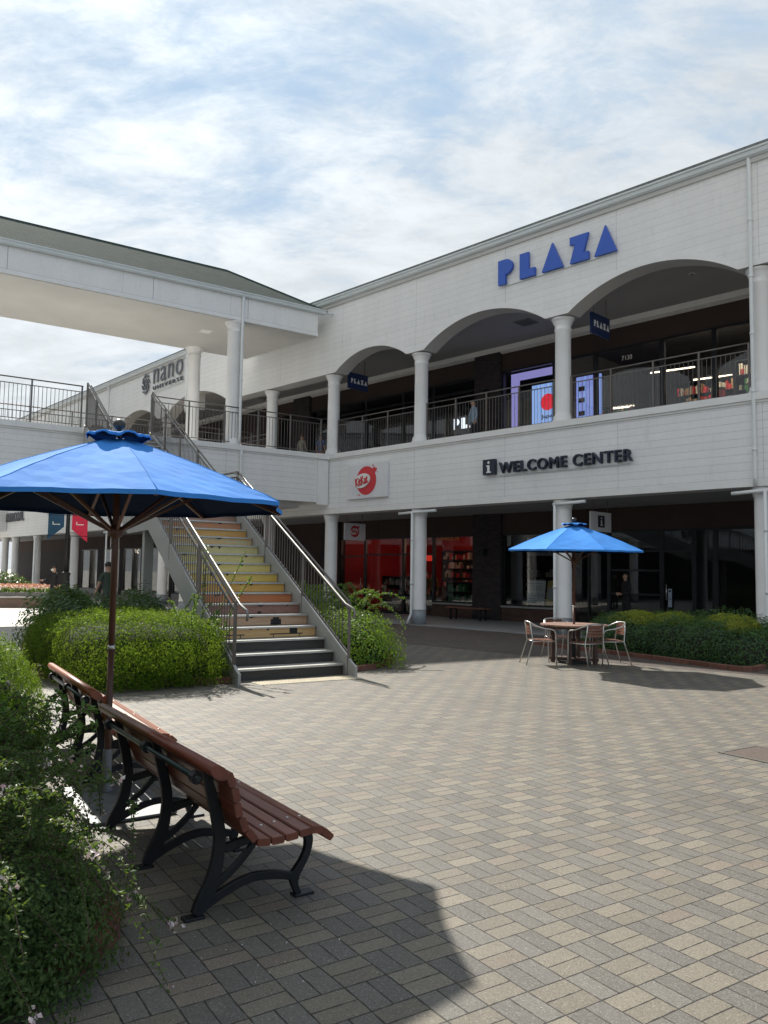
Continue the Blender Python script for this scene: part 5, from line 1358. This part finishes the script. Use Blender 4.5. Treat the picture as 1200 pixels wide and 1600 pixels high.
V, Fq = stems_with_leaves(stems, 12, 0.045, 0.028, 5); raw_mesh('foliage', V, Fq, LF['mid'], cl)
# bush right of the stair
c = stpt(0.80, 1.7)
rb_ = bush('hedge', 'yellow green bush with arching twigs in the small bed right of the staircase', 'hedge', [((c.x, c.y, 0), (0.70, 1.45, 0.98), SA), ((stpt(.85, 3.3).x, stpt(.85, 3.3).y, 0), (0.75, 1.5, 1.28), SA)],
     [(LF['lime'], 0.65), (LF['mid'], 0.35)], 2000, 0.05, 0.024, 41, amp=0.16, f=4, depth=0.25)
stems = []
for i in range(70):
    a = random.uniform(0.5, 1.3); s = random.uniform(1.5, 4.6); b = stpt(a, s, 0.8)
    t_ = stpt(a+random.uniform(0.1, 0.85), s+random.uniform(-.7, .7), random.uniform(0.5, 1.3)); stems.append(arching(b, t_, random.uniform(0.2, 0.45), 10))
mb = MB()
for p in stems: mb.tube(p, 0.004, 4, caps=False)
mb.build('stems', M['twig'], rb_)
V, Fq = stems_with_leaves(stems, 16, 0.045, 0.024, 6); raw_mesh('foliage', V, Fq, LF['mid'], rb_)
# long hedge on the right, in front of the information centre
d1 = Vector((6.42-4.25, 14.55-18.2, 0)); Lh = d1.length; d1.normalize(); d2 = Vector((-d1.y, d1.x, 0))
if d2.x < 0: d2 = -d2
ha = math.atan2(d1.y, d1.x)
def hp(a, b): return Vector((4.25, 18.2, 0))+d1*a+d2*b
blobs = []
for i, (a, b, ra, rb, rz_) in enumerate(((0.35, 1.0, .75, .75, .76), (1.2, 1.0, .8, .8, .80), (2.1, 1.05, .8, .85, .78), (3.0, 1.0, .8, .85, .80), (3.75, 0.95, .62, .75, .66),
                                         (1.0, 2.3, .9, 1.0, .85), (2.2, 2.4, 1.0, 1.0, .9), (3.3, 2.3, .8, 1.0, .72), (2.9, 3.9, 1.1, 1.0, .78), (3.9, 3.6, .5, 1.2, .55))):
    p = hp(a, b); blobs.append(((p.x, p.y, 0), (ra, rb, rz_), ha))
rh = bush('hedge', 'long loose dark green hedge with yellow tips in front of the information centre', 'hedge', blobs, [(LF['nandina'], 0.85), (LF['mid'], 0.15)], 1250, 0.06, 0.026, 51, amp=0.13, f=5, depth=0.28, power=2.8)
gs = []
for (a, b, r) in ((0.7, 1.2, .55), (1.5, 1.5, .5), (1.1, .9, .4), (3.0, 1.6, .48), (3.5, .9, .2), (2.4, 2.0, .4)):
    p = hp(a, b); P, N = blob_points(2200, (p.x, p.y, 0.62), (r, r, 0.27), 77, 2.2, 0.15, 5, True, .25, 0); gs.append(leaf_quads(P, N, 0.05, 0.025, -.2))
foliage('yellow_foliage', gs, LF['yellow'], rh)
# kerbs and soil
def strip_kerb(pts, w=0.10, h=0.09, name='kerb'):
    mb = MB(); P = [Vector((p[0], p[1], 0)) for p in pts]; L_, R_ = [], []
    for i, p in enumerate(P):
        d = (P[min(i+1, len(P)-1)]-P[max(i-1, 0)]).normalized(); n = Vector((-d.y, d.x, 0)); L_.append(p+n*w/2); R_.append(p-n*w/2)
    n = len(P)
    for i in range(n-1):
        vs = [L_[i], L_[i+1], R_[i+1], R_[i]]; mb.add([(v.x, v.y, 0.006) for v in vs]+[(v.x, v.y, h) for v in vs], [(0, 1, 5, 4), (1, 2, 6, 5), (2, 3, 7, 6), (3, 0, 4, 7), (4, 5, 6, 7)])
    o = mb.build(name, M['kerb'], None, 0.004); return tag(o, kind='structure')
def smooth_path(pts, n=6):
    out = []
    for i in range(len(pts)-1):
        p0 = pts[max(i-1, 0)]; p1 = pts[i]; p2 = pts[i+1]; p3 = pts[min(i+2, len(pts)-1)]
        for k in range(n):
            t = k/n; out.append(tuple(0.5*((2*b)+(-a+c)*t+(2*a-5*b+4*c-d)*t*t+(-a+3*b-3*c+d)*t**3) for a, b, c, d in zip(p0, p1, p2, p3)))
    out.append(tuple(pts[-1])); return out
def bed(name, pts, z=0.05):
    mb = MB(); mb.add([(p[0], p[1], z) for p in pts], [tuple(range(len(pts)))]); return tag(mb.build(name, M['soil']), kind='structure')
k1 = smooth_path([(-1.62, 12.32), (-2.26, 11.93), (-2.97, 11.62), (-3.69, 11.60), (-4.6, 11.9), (-5.35, 12.6), (-5.8, 13.9)])[5:]
strip_kerb(k1); bed('soil', k1+[(-7.0, 18.0), (-5.2, 19.5), (-2.3, 12.5)])
k2 = smooth_path([(-0.50, 13.50), (-0.12, 14.0), (0.10, 14.6), (0.16, 15.4), (-0.1, 16.6), (-1.0, 17.8)])
strip_kerb(k2); bed('soil', k2+[(-2.6, 17.2)])
k3 = smooth_path([(3.6, 19.4), (4.3, 18.04), (4.8, 17.2), (5.3, 16.35), (5.9, 15.2), (6.25, 14.5), (6.5, 14.40), (6.85, 14.7), (7.4, 15.4), (9.4, 17.4)])
strip_kerb(k3); bed('soil', k3+[(9.0, 20.0), (6.2, 21.8)])
k4 = smooth_path([tuple(benchpt(-0.66, 5.6).xy), tuple(benchpt(-0.66, 3).xy), tuple(benchpt(-0.66, 0.6).xy), (-1.22, 3.78), (-1.20, 3.52), (-1.30, 3.28), (-1.55, 3.08), (-2.3, 2.7), (-4, 1.9)])
strip_kerb(k4); bed('soil', k4+[(-9, 2.5), (-7.5, 10.5)])
# foreground bed: abelia, broad-leaved shrub, lime cypress
def bb(a, b): p = benchpt(a, b); return (p.x, p.y, 0)
ab = bush('abelia_bush', 'near spreading dark bush with small leaves and pink flowers behind the near bench', 'shrub',
          [(bb(-1.30, 0.40), (0.66, 1.0, 0.58), PA), (bb(-1.08, 0.10), (0.34, 0.60, 0.30), PA), (bb(-1.85, -0.28), (0.78, 0.55, 0.52), PA), (bb(-2.0, 1.0), (0.9, 1.1, 0.70), PA)],
          [(LF['abelia'], 1.0)], 9000, 0.023, 0.012, 61, amp=0.16, f=6, depth=0.30, corek=0.76)
stems = []; tips = []
g = np.random.default_rng(12)
for i in range(300):
    a = -1.4+g.normal()*0.3; b = g.uniform(-0.4, 1.7); st_ = bb(a, b)
    a2 = a+g.uniform(-0.1, 0.62); b2_ = b+g.normal()*0.35
    zt = g.uniform(0.12, 0.72)
    if a2 > -0.80: a2 = -0.80+(a2+0.80)*0.3
    p2 = bb(a2, b2_); p = arching((st_[0], st_[1], 0.42), (p2[0], p2[1], zt), g.uniform(0.08, 0.3), 12); stems.append(p); tips.append(p[-1])
for (a, b, z, a2, b2_, z2) in ((-0.95, -0.2, .3, -0.50, -0.32, .12), (-1.0, 0.4, .45, -0.52, 0.25, .25), (-1.1, 1.9, .5, -.42, 1.75, .7)):
    s0 = bb(a, b); s1 = bb(a2, b2_); p = arching((s0[0], s0[1], z), (s1[0], s1[1], z2), 0.10, 12); stems.append(p); tips.append(p[-1])
mb = MB()
for p in stems: mb.tube(p, 0.0022, 4, caps=False)
mb.build('stems', M['twig'], ab)
V, Fq = stems_with_leaves(stems, 12, 0.021, 0.011, 8); raw_mesh('foliage', V, Fq, LF['abelia'], ab)
tag(flower_mesh('flowers', [t[:] for t in tips[::4]]+[t[:] for t in tips[-3:]], ab, PETAL, 0.016, 9), kind='stuff')
bl = bush('broadleaf_shrub', 'glossy mid green shrub with larger leaves between the flowering bush and the lime cypress', 'shrub',
          [(bb(-1.15, 1.85), (0.42, 0.60, 0.74), PA), (bb(-1.7, 2.0), (0.6, 0.7, 0.78), PA)], [(LF['mid'], 0.55), (LF['dark'], 0.45)], 1900, 0.055, 0.028, 71, amp=0.16, f=5, depth=0.3, corek=0.75)
stems = []
for i in range(46):
    a = -1.1+g.normal()*0.2; b = g.uniform(1.2, 2.4); s0 = bb(a, b); a2 = min(a+g.uniform(0, .6), -0.50+g.normal()*0.06); s1 = bb(a2, b+g.normal()*.35)
    stems.append(arching((s0[0], s0[1], .45), (s1[0], s1[1], g.uniform(.25, .85)), g.uniform(.05, .25), 9))
mb = MB()
for p in stems: mb.tube(p, 0.003, 4, caps=False)
mb.build('stems', M['twig'], bl)
V, Fq = stems_with_leaves(stems, 7, 0.045, 0.02, 9); raw_mesh('foliage', V, Fq, LF['mid'], bl)
bush('cypress_shrub', 'feathery bright lime cypress at the left edge behind the farther bench', 'shrub',
     [(bb(-0.92, 3.05), (0.52, 0.80, 1.03), PA), (bb(-1.6, 2.9), (0.6, 0.8, 1.0), PA)], [(LF['lime'], 1.0)], 6000, 0.035, 0.010, 81, amp=0.08, f=4, depth=0.16, corek=0.84, droop=-0.3)
tw = empty('twiggy_shrub', (0, 0, 0), 0, 'sparse twiggy yellowish plant with tiny white flowers at the end of the farther bench', 'shrub')
stems = []
for i in range(60):
    a = -0.60+g.normal()*0.05; b = 3.9+g.normal()*0.22; s0 = bb(a, b); s1 = bb(a+g.normal()*0.13, b+g.normal()*0.25)
    stems.append(arching((s0[0], s0[1], .05), (s1[0], s1[1], g.uniform(.4, 1.06)), g.uniform(0, .08), 9))
mb = MB()
for p in stems: mb.tube(p, 0.003, 4, caps=False)
mb.build('stems', M['twig'], tw)
V, Fq = stems_with_leaves(stems, 6, 0.028, 0.009, 10); raw_mesh('foliage', V, Fq, LF['yellow'], tw)
V, Fq = stems_with_leaves(stems, 5, 0.03, 0.012, 14); raw_mesh('foliage', V, Fq, LF['abelia'], tw)
flower_mesh('flowers', [p[-2][:] for p in stems[::6]]+[p[-5][:] for p in stems[::7]], tw, PETAL, 0.014, 5, 4)
# petals fallen on the paving
mb_c = []
for i in range(46):
    p = benchpt(random.uniform(-0.62, 0.2), random.uniform(-0.9, -0.1)); mb_c.append((p.x, p.y, 0.012))
fp = flower_mesh('fallen_petals', mb_c, None, PETAL, 0.007, 1, 9); tag(fp, kind='stuff', label='pale petals scattered on the paving by the near bench', cat='petals')

# unseen trees added beside and behind the viewer to block sky light nearby
for (tx_, ty_, hz_, lab) in ((-6.0, 0.6, 4.9, 'broad leafy tree added unseen left of the near bench to block sky light'), (-2.2, -4.2, 5.0, 'broad leafy tree added unseen behind the near bench to block sky light')):
    tr_ = empty('blocker_tree', (0, 0, 0), 0, lab, 'blocker_tree', 'unseen trees added to block sky light')
    mb = MB(); mb.tube([(tx_, ty_, 0), (tx_+.05, ty_, 1.2), (tx_-.03, ty_+.05, 2.4), (tx_, ty_, 4.5)], [.16, .12, .10, .05], 10)
    for k in range(7):
        a = k*0.9; mb.tube([(tx_, ty_, 2.2+k*.25), (tx_+math.cos(a)*.9, ty_+math.sin(a)*.9, 3.2+k*.25), (tx_+math.cos(a)*1.9, ty_+math.sin(a)*1.9, 4.0+k*.22)], [.06, .04, .015], 6)
    mb.build('trunk', M['twig'], tr_)
    gs = []
    for k in range(9):
        a = k*2.4; rr_ = 1.6 if k else 0; cx_, cy_ = tx_+rr_*math.cos(a), ty_+rr_*math.sin(a)
        for up_ in (1, -1):
            P, N = blob_points(900, (0, 0, 0), (1.5, 1.5, 1.1), 300+k*2+up_, 2.2, 0.2, 3, True, 0.7, 0, -9)
            P[:, 2] *= up_; N[:, 2] *= up_; P += np.array((cx_, cy_, hz_+0.5*math.sin(k*1.9))); gs.append(leaf_quads(P, N, 0.13, 0.075))
    foliage('crown', gs, LF['dark'], tr_)

# round flower planter far left
pc = (-18.0, 35.6)
pl_ = empty('flower_planter', (pc[0], pc[1], 0), R(-6), 'long low stone planter filled with pink and white flowers at the far left', 'planter')
def ell(rx, ry, n=48): return [(rx*math.cos(2*math.pi*i/n), ry*math.sin(2*math.pi*i/n)) for i in range(n)]
mb = MB(); mb.prism(ell(4.6, 2.3), 'z', 0.004, 0.40); mb.build('wall', m_plain('planter_brown', (0.24, 0.17, 0.13), 0.8), pl_)
mb = MB(); mb.prism(ell(4.68, 2.38), 'z', 0.402, 0.46); mb.build('cap', m_plain('planter_cap', (0.6, 0.58, 0.55), 0.7), pl_)
mb = MB(); mb.prism(ell(4.3, 2.05), 'z', 0.462, 0.62); mb.build('inner_wall', m_plain('planter_grey', (0.22, 0.21, 0.20), 0.8), pl_)
def planter_pts(n, z0, z1):
    a = RNG.uniform(0, 6.283, n); r = np.sqrt(RNG.random(n)); P = np.stack([4.15*r*np.cos(a), 1.95*r*np.sin(a), RNG.uniform(z0, z1, n)], 1)
    N = RNG.normal(size=(n, 3))*0.4; N[:, 2] += 1; return P, N/np.linalg.norm(N, axis=1)[:, None]
P, N = planter_pts(9000, .62, .78); V, Fq = leaf_quads(P, N, .1, .06); raw_mesh('foliage', V, Fq, LF['mid'], pl_)
for nm, cl_, zz0, cnt in (('pink_flowers', m_leaf('planter_pink', [(0.55, 0.10, 0.13), (0.72, 0.25, 0.28), (0.8, 0.4, 0.42)], .25), .78, 3300), ('white_flowers', m_leaf('planter_white', [(0.75, 0.65, 0.6), (0.8, 0.75, 0.7)], .25), .74, 2600)):
    P, N = planter_pts(cnt, zz0, zz0+.12); V, Fq = leaf_quads(P, N, .10, .09, -.1); raw_mesh(nm, V, Fq, cl_, pl_)
bush('shrub', 'dark green shrub mass behind the flower planter at the left edge', 'shrub', [((-20.5, 40.0, 0), (3.6, 1.6, 1.5), R(-10)), ((-25, 41.5, 0), (3.4, 1.6, 1.4), R(-10))], [(LF['dark'], 1)], 260, .13, .07, 91, amp=.1)

# ------------------------------------------------------------ street lamp and banners
lp = (-13.35, 34.0)
o = empty('street_lamp', (lp[0], lp[1], 0), R(8), 'tall black street lamp with flared base beside the flower planter', 'street lamp')
mb = MB(); mb.lathe([(0.27, 0.004), (0.27, 0.15), (0.22, 0.25), (0.20, 0.7), (0.16, 1.35), (0.19, 1.38), (0.19, 1.46), (0.10, 1.52)], n=10); mb.build('base', M['iron'], o)
mb = MB(); mb.lathe([(0.095, 1.52), (0.085, 3.0), (0.07, 5.2), (0.06, 5.3)], n=12); mb.build('pole', M['iron'], o)
mb = MB(); mb.lathe([(0.08, 5.3), (0.20, 5.4), (0.26, 5.75), (0.30, 5.8), (0.12, 6.0), (0.02, 6.15)], n=10); mb.build('lantern', M['iron'], o)
mb = MB()
for z in (3.9, 3.02): mb.tube([(-0.85, 0, z), (0.85, 0, z)], 0.015, 6)
mb.build('banner_arm', M['iron'], o)
for sx, colr, lab, nm in ((-1, (0.012, 0.06, 0.12), 'navy banner with slanted lower edge hanging left of the street lamp', 'navy'), (1, (0.55, 0.02, 0.06), 'red banner with slanted lower edge hanging right of the street lamp', 'red')):
    b = empty('banner', (lp[0], lp[1], 0), R(8), lab, 'banner')
    x0, x1 = 0.16, 0.80
    if sx > 0: poly = [(x0, 2.95+0.35), (x1, 2.78), (x1, 4.0), (x0, 4.0)]
    else: poly = [(-x1, 2.85), (-x0, 3.40), (-x0, 4.0), (-x1, 4.0)]
    mb = MB(); mb.prism(poly, 'y', -0.006, 0.006); mb.build('cloth', m_plain('banner_'+nm, colr, 0.8), b)
    mb = MB(); xc = sx*0.48
    mb.box(xc-0.14, xc-0.11, -0.009, -0.0065, 3.50, 3.62); mb.box(xc-0.15, xc-0.09, -0.009, -0.0065, 3.49, 3.515)
    for k in range(5): mb.box(xc-0.08+k*0.05, xc-0.045+k*0.05, -0.009, -0.0065, 3.485, 3.525)
    mb.build('print', M['white'], b)

# ------------------------------------------------------------ people
def person(loc, rz, height, label, shirt, pants, J=None, shoes=(0.02, 0.02, 0.02), hair=True, skin=(0.48, 0.29, 0.20), sleeves='short', long_hair=False, extra=None, hairc='hair'):
    k = height/1.72
    j = {'pelvis': (0, 0, .93), 'waist': (0, 0, 1.08), 'chest': (0, .0, 1.28), 'upch': (0, -.005, 1.40), 'neck': (0, .0, 1.48), 'head0': (0, .012, 1.555), 'head1': (0, .012, 1.62), 'head2': (0, .005, 1.675),
         'shL': (-.165, 0, 1.405), 'elL': (-.235, -.02, 1.14), 'wrL': (-.235, .06, .90), 'haL': (-.232, .085, .83),
         'shR': (.165, 0, 1.405), 'elR': (.235, -.02, 1.14), 'wrR': (.235, .06, .90), 'haR': (.232, .085, .83),
         'hiL': (-.085, 0, .89), 'knL': (-.10, .015, .50), 'anL': (-.105, -.02, .09), 'toL': (-.115, .13, .035),
         'hiR': (.085, 0, .89), 'knR': (.10, .015, .50), 'anR': (.105, -.02, .09), 'toR': (.115, .13, .035)}
    if J: j.update(J)
    rad = {'pelvis': (.155, .115), 'waist': (.135, .10), 'chest': (.155, .11), 'upch': (.14, .095), 'neck': (.055, .058), 'head0': (.070, .085), 'head1': (.080, .098), 'head2': (.058, .072),
           'sh': (.062, .06), 'el': (.042, .042), 'wr': (.027, .024), 'ha': (.038, .018), 'hi': (.095, .098), 'kn': (.062, .065), 'an': (.045, .048), 'to': (.042, .03)}
    names = list(j); idx = {n: i for i, n in enumerate(names)}
    V = [Vector(j[n]) for n in names]; rr = [rad.get(n) or rad[n[:2]] for n in names]
    Ed = [('pelvis', 'waist'), ('waist', 'chest'), ('chest', 'upch'), ('upch', 'neck'), ('neck', 'head0'), ('head0', 'head1'), ('head1', 'head2')]
    for s in 'LR': Ed += [('upch', 'sh'+s), ('sh'+s, 'el'+s), ('el'+s, 'wr'+s), ('wr'+s, 'ha'+s), ('pelvis', 'hi'+s), ('hi'+s, 'kn'+s), ('kn'+s, 'an'+s), ('an'+s, 'to'+s)]
    Ei = [(idx[a], idx[b]) for a, b in Ed]
    for s in 'LR':                                       # five fingers on each hand
        h = V[idx['ha'+s]]; w = V[idx['wr'+s]]; d = (h-w).normalized(); sd = d.cross(Vector((1, 0, 0))).normalized()
        for f, (off, ln) in enumerate(((-.026, .062), (-.009, .072), (.009, .068), (.026, .052))):
            a = len(V); V.append(h+sd*off+d*.022); V.append(h+sd*off*1.1+d*(.022+ln*.55)); V.append(h+sd*off*1.1+d*(.022+ln)+Vector((-.012 if s == 'R' else .012, 0, 0)))
            rr += [(.0095, .0095), (.009, .009), (.0075, .0075)]; Ei += [(idx['ha'+s], a), (a, a+1), (a+1, a+2)]
        a = len(V); V.append(w+d*.035-sd*.036); V.append(w+d*.075-sd*.055); rr += [(.011, .011), (.009, .009)]; Ei += [(idx['ha'+s], a), (a, a+1)]
    me = bpy.data.meshes.new('body'); me.from_pydata(V, Ei, [])
    ob = bpy.data.objects.new('body', me); COL.objects.link(ob)
    sk = ob.modifiers.new('skin', 'SKIN'); sk.use_smooth_shade = True; sk.branch_smoothing = 0.3
    sv = me.skin_vertices[0].data
    for i, r in enumerate(rr): sv[i].radius = r
    sv[0].use_root = True
    sb_ = ob.modifiers.new('sub', 'SUBSURF'); sb_.levels = 1; sb_.render_levels = 1
    dg = bpy.context.evaluated_depsgraph_get(); m2 = bpy.data.meshes.new_from_object(ob.evaluated_get(dg)); bpy.data.objects.remove(ob)
    m2.name = 'body'
    mats = [m_plain('skin_tone', skin, 0.5, 0, .05, 8), m_plain('shirt_cloth', shirt, 0.8, 0, .15, 6), m_plain('trouser_cloth', pants, 0.8, 0, .15, 6), m_plain('shoe', shoes, 0.5)]
    m2.materials.clear()
    for m_ in mats: m2.materials.append(m_)
    wr = [Vector(j['wrL']), Vector(j['wrR'])]; el = [Vector(j['elL']), Vector(j['elR'])]; ha = [Vector(j['haL']), Vector(j['haR'])]; sh = [Vector(j['shL']), Vector(j['shR'])]
    def seg(p, a, b):
        ab_ = b-a; t = max(0, min(1, (p-a).dot(ab_)/ab_.length_squared)); return (p-(a+ab_*t)).length, t
    for p in m2.polygons:
        c = p.center; mi = 1
        if c.z > 1.475: mi = 0
        elif c.z < 0.075: mi = 3
        elif c.z < 0.93: mi = 2
        for i in (0, 1):
            d1_, t1 = seg(c, sh[i], el[i]); d2_, t2 = seg(c, el[i], wr[i]); d3_, t3 = seg(c, wr[i], ha[i])
            dd, tt, w = min((d1_, t1, 0), (d2_, t2, 1), (d3_, t3, 2)); 
            if (c-wr[i]).length < 0.17 or dd < 0.05:
                if w == 2 or (c-ha[i]).length < .1: mi = 0
                elif w == 1: mi = 0 if sleeves == 'short' else (0 if tt > .92 else 1)
                else: mi = (0 if (sleeves == 'short' and tt > .75) else 1)
        p.material_index = mi; p.use_smooth = True
    o = empty('person', loc, rz, label, 'person')
    o.scale = (k, k, k)
    body = bpy.data.objects.new('body', m2); COL.objects.link(body); body.parent = o
    # nose, ears and eyes are small additions to the head
    H = Vector(j['head1'])
    mb = MB(); mb.prism([(-0.011, -0.03), (0.011, -0.03), (0.004, 0.015), (-0.004, 0.015)], 'y', H.y+0.08, H.y+0.112, fn=lambda x, y, z: (H.x+x, y-(0.02 if z > 0 else 0), H.z-0.01+z))
    for s in (-1, 1): mb.lathe([(0.004, -0.022), (0.012, -0.01), (0.013, 0.015), (0.004, 0.026)], (s*0.083+H.x, H.y), 8)
    mb.v = [(v[0], v[1], v[2]+(H.z-0.005 if abs(v[0]-H.x) > .06 and v[2] < 1 else 0)) for v in mb.v]
    mb.build('face', mats[0], o)
    mb = MB()
    for s in (-1, 1): mb.box(H.x+s*0.032-0.012, H.x+s*0.032+0.012, H.y+0.083, H.y+0.092, H.z+0.004, H.z+0.014)
    mb.box(H.x-0.02, H.x+0.02, H.y+0.08, H.y+0.088, H.z-0.062, H.z-0.054)
    mb.build('eyes', m_plain('eye_dark', (0.03, 0.02, 0.02)), o)
    if hair:
        vs, fs = [], []; na, nb = 20, 10
        low = -0.95 if long_hair else -0.25
        for q_ in range(nb+1):
            for i in range(na):
                a = 2*math.pi*i/na; front = math.sin(a)      # +y is the face
                lo2 = (0.50 if front > 0.25 else low)
                lo2 = lo2 if abs(front-0.25) > .2 else (0.5+low)/2
                e = math.asin(max(-1, min(1, lo2)))*(1-q_/nb)+math.pi/2*(q_/nb)
                rx, ry, rz_ = 0.094, 0.108, 0.098
                drop = 0
                if long_hair and front < 0.25: drop = -0.22*(1-q_/nb)**2
                vs.append((H.x+rx*math.cos(e)*math.cos(a)*(1.0+0.02*math.sin(5*a)), H.y-0.012+ry*max(math.cos(e), .55 if drop else 0)*math.sin(a), H.z+0.018+rz_*math.sin(e)+drop))
        for q_ in range(nb):
            for i in range(na): fs.append((q_*na+i, q_*na+(i+1) % na, (q_+1)*na+(i+1) % na, (q_+1)*na+i))
        mb = MB(); mb.add(vs, fs, 0, True); mb.build('hair', M['hair'] if hairc == 'hair' else hairc, o)
    if extra: extra(o)
    return o
def F2(t, d, z=0): p = facpt(t, d, z); return (p.x, p.y, p.z)
def mask(o):
    mb = MB(); mb.prism([(-.06, 1.535), (.06, 1.535), (.065, 1.60), (0, 1.615), (-.065, 1.60)], 'y', .085, .112); mb.build('face_mask', M['white'], o)
walk = {'knL': (-.09, .14, .52), 'anL': (-.10, .22, .10), 'toL': (-.11, .37, .06), 'knR': (.09, .04, .50), 'anR': (.10, -.22, .13), 'toR': (.11, -.12, .035), 'elL': (-.25, -.06, 1.15), 'elR': (.30, .10, 1.16), 'wrR': (.30, .30, 1.14), 'haR': (.30, .37, 1.15), 'wrL': (-.24, .02, .92), 'haL': (-.24, .05, .85)}
person((-13.15, 32.3, 0), R(160), 1.74, 'person in black clothes and cap with white face mask walking past the planter', (0.012, 0.012, 0.015), (0.012, 0.012, 0.015), walk, sleeves='long', extra=mask)
person((-7.45, 21.9, 0), R(55), 1.83, 'person in dark green T-shirt standing beyond the lime hedge, seen from behind', (0.05, 0.075, 0.055), (0.05, 0.05, 0.06), {'elL': (-.25, .03, 1.15), 'wrL': (-.22, .16, .98), 'haL': (-.20, .22, .94)})
person(F2(0.35, 2.2, 5.84), FA+R(150), 1.72, 'person in light blue open shirt walking along the upper gallery', (0.30, 0.40, 0.50), (0.02, 0.02, 0.025), {'elL': (-.27, -.02, 1.16), 'wrL': (-.33, .06, .95), 'haL': (-.35, .09, .88), 'elR': (.27, .05, 1.16)}, sleeves='long')
person(F2(5.35, 3.3, 0.03), FA+R(150), 1.74, 'person with long dark hair and black clothes standing outside the information centre', (0.012, 0.012, 0.014), (0.012, 0.012, 0.014), {'wrL': (-.10, .24, 1.08), 'elL': (-.24, .02, 1.12), 'haL': (-.03, .27, 1.09), 'wrR': (.10, .24, 1.06), 'haR': (.03, .27, 1.06)}, sleeves='long', long_hair=True)
person(F2(-4.3, 5.4, 0.05), FA+R(200), 1.70, 'person in mustard top browsing inside the red chocolate shop doorway', (0.20, 0.14, 0.02), (0.015, 0.015, 0.02), None, sleeves='long')
person(F2(-2.4, 6.3, 0.05), FA+R(20), 1.72, 'person in black with dark hair queuing behind the right chocolate shop window', (0.015, 0.015, 0.018), (0.02, 0.02, 0.02), None, sleeves='long')
person(F2(-5.9, 6.8, 0.05), FA+R(170), 1.68, 'person in dark apron behind the displays of the red chocolate shop', (0.03, 0.02, 0.02), (0.02, 0.02, 0.02), None)
p = npt(-6.6, 3.2, 0.03); person((p.x, p.y, p.z), NA+R(60), 1.72, 'person in dark top and pale trousers standing under the far arcade', (0.015, 0.02, 0.05), (0.30, 0.28, 0.27), None)
p = npt(-4.3, 3.4, 0.03); person((p.x, p.y, p.z), NA+R(100), 1.65, 'person in beige top near the shop door of the far arcade', (0.30, 0.26, 0.2), (0.10, 0.10, 0.10), None)
person(F2(-9.4, 2.6, 5.84), FA+R(10), 1.68, 'person in beige coat behind the bridge railing seen from the back', (0.33, 0.30, 0.25), (0.33, 0.30, 0.25), None, sleeves='long', hairc=m_plain('brown_hair', (0.12, 0.06, 0.03)))
person(F2(-8.5, 2.9, 5.84), FA+R(10), 1.62, 'person in blue top and red skirt behind the bridge railing', (0.12, 0.16, 0.30), (0.45, 0.03, 0.05), None)
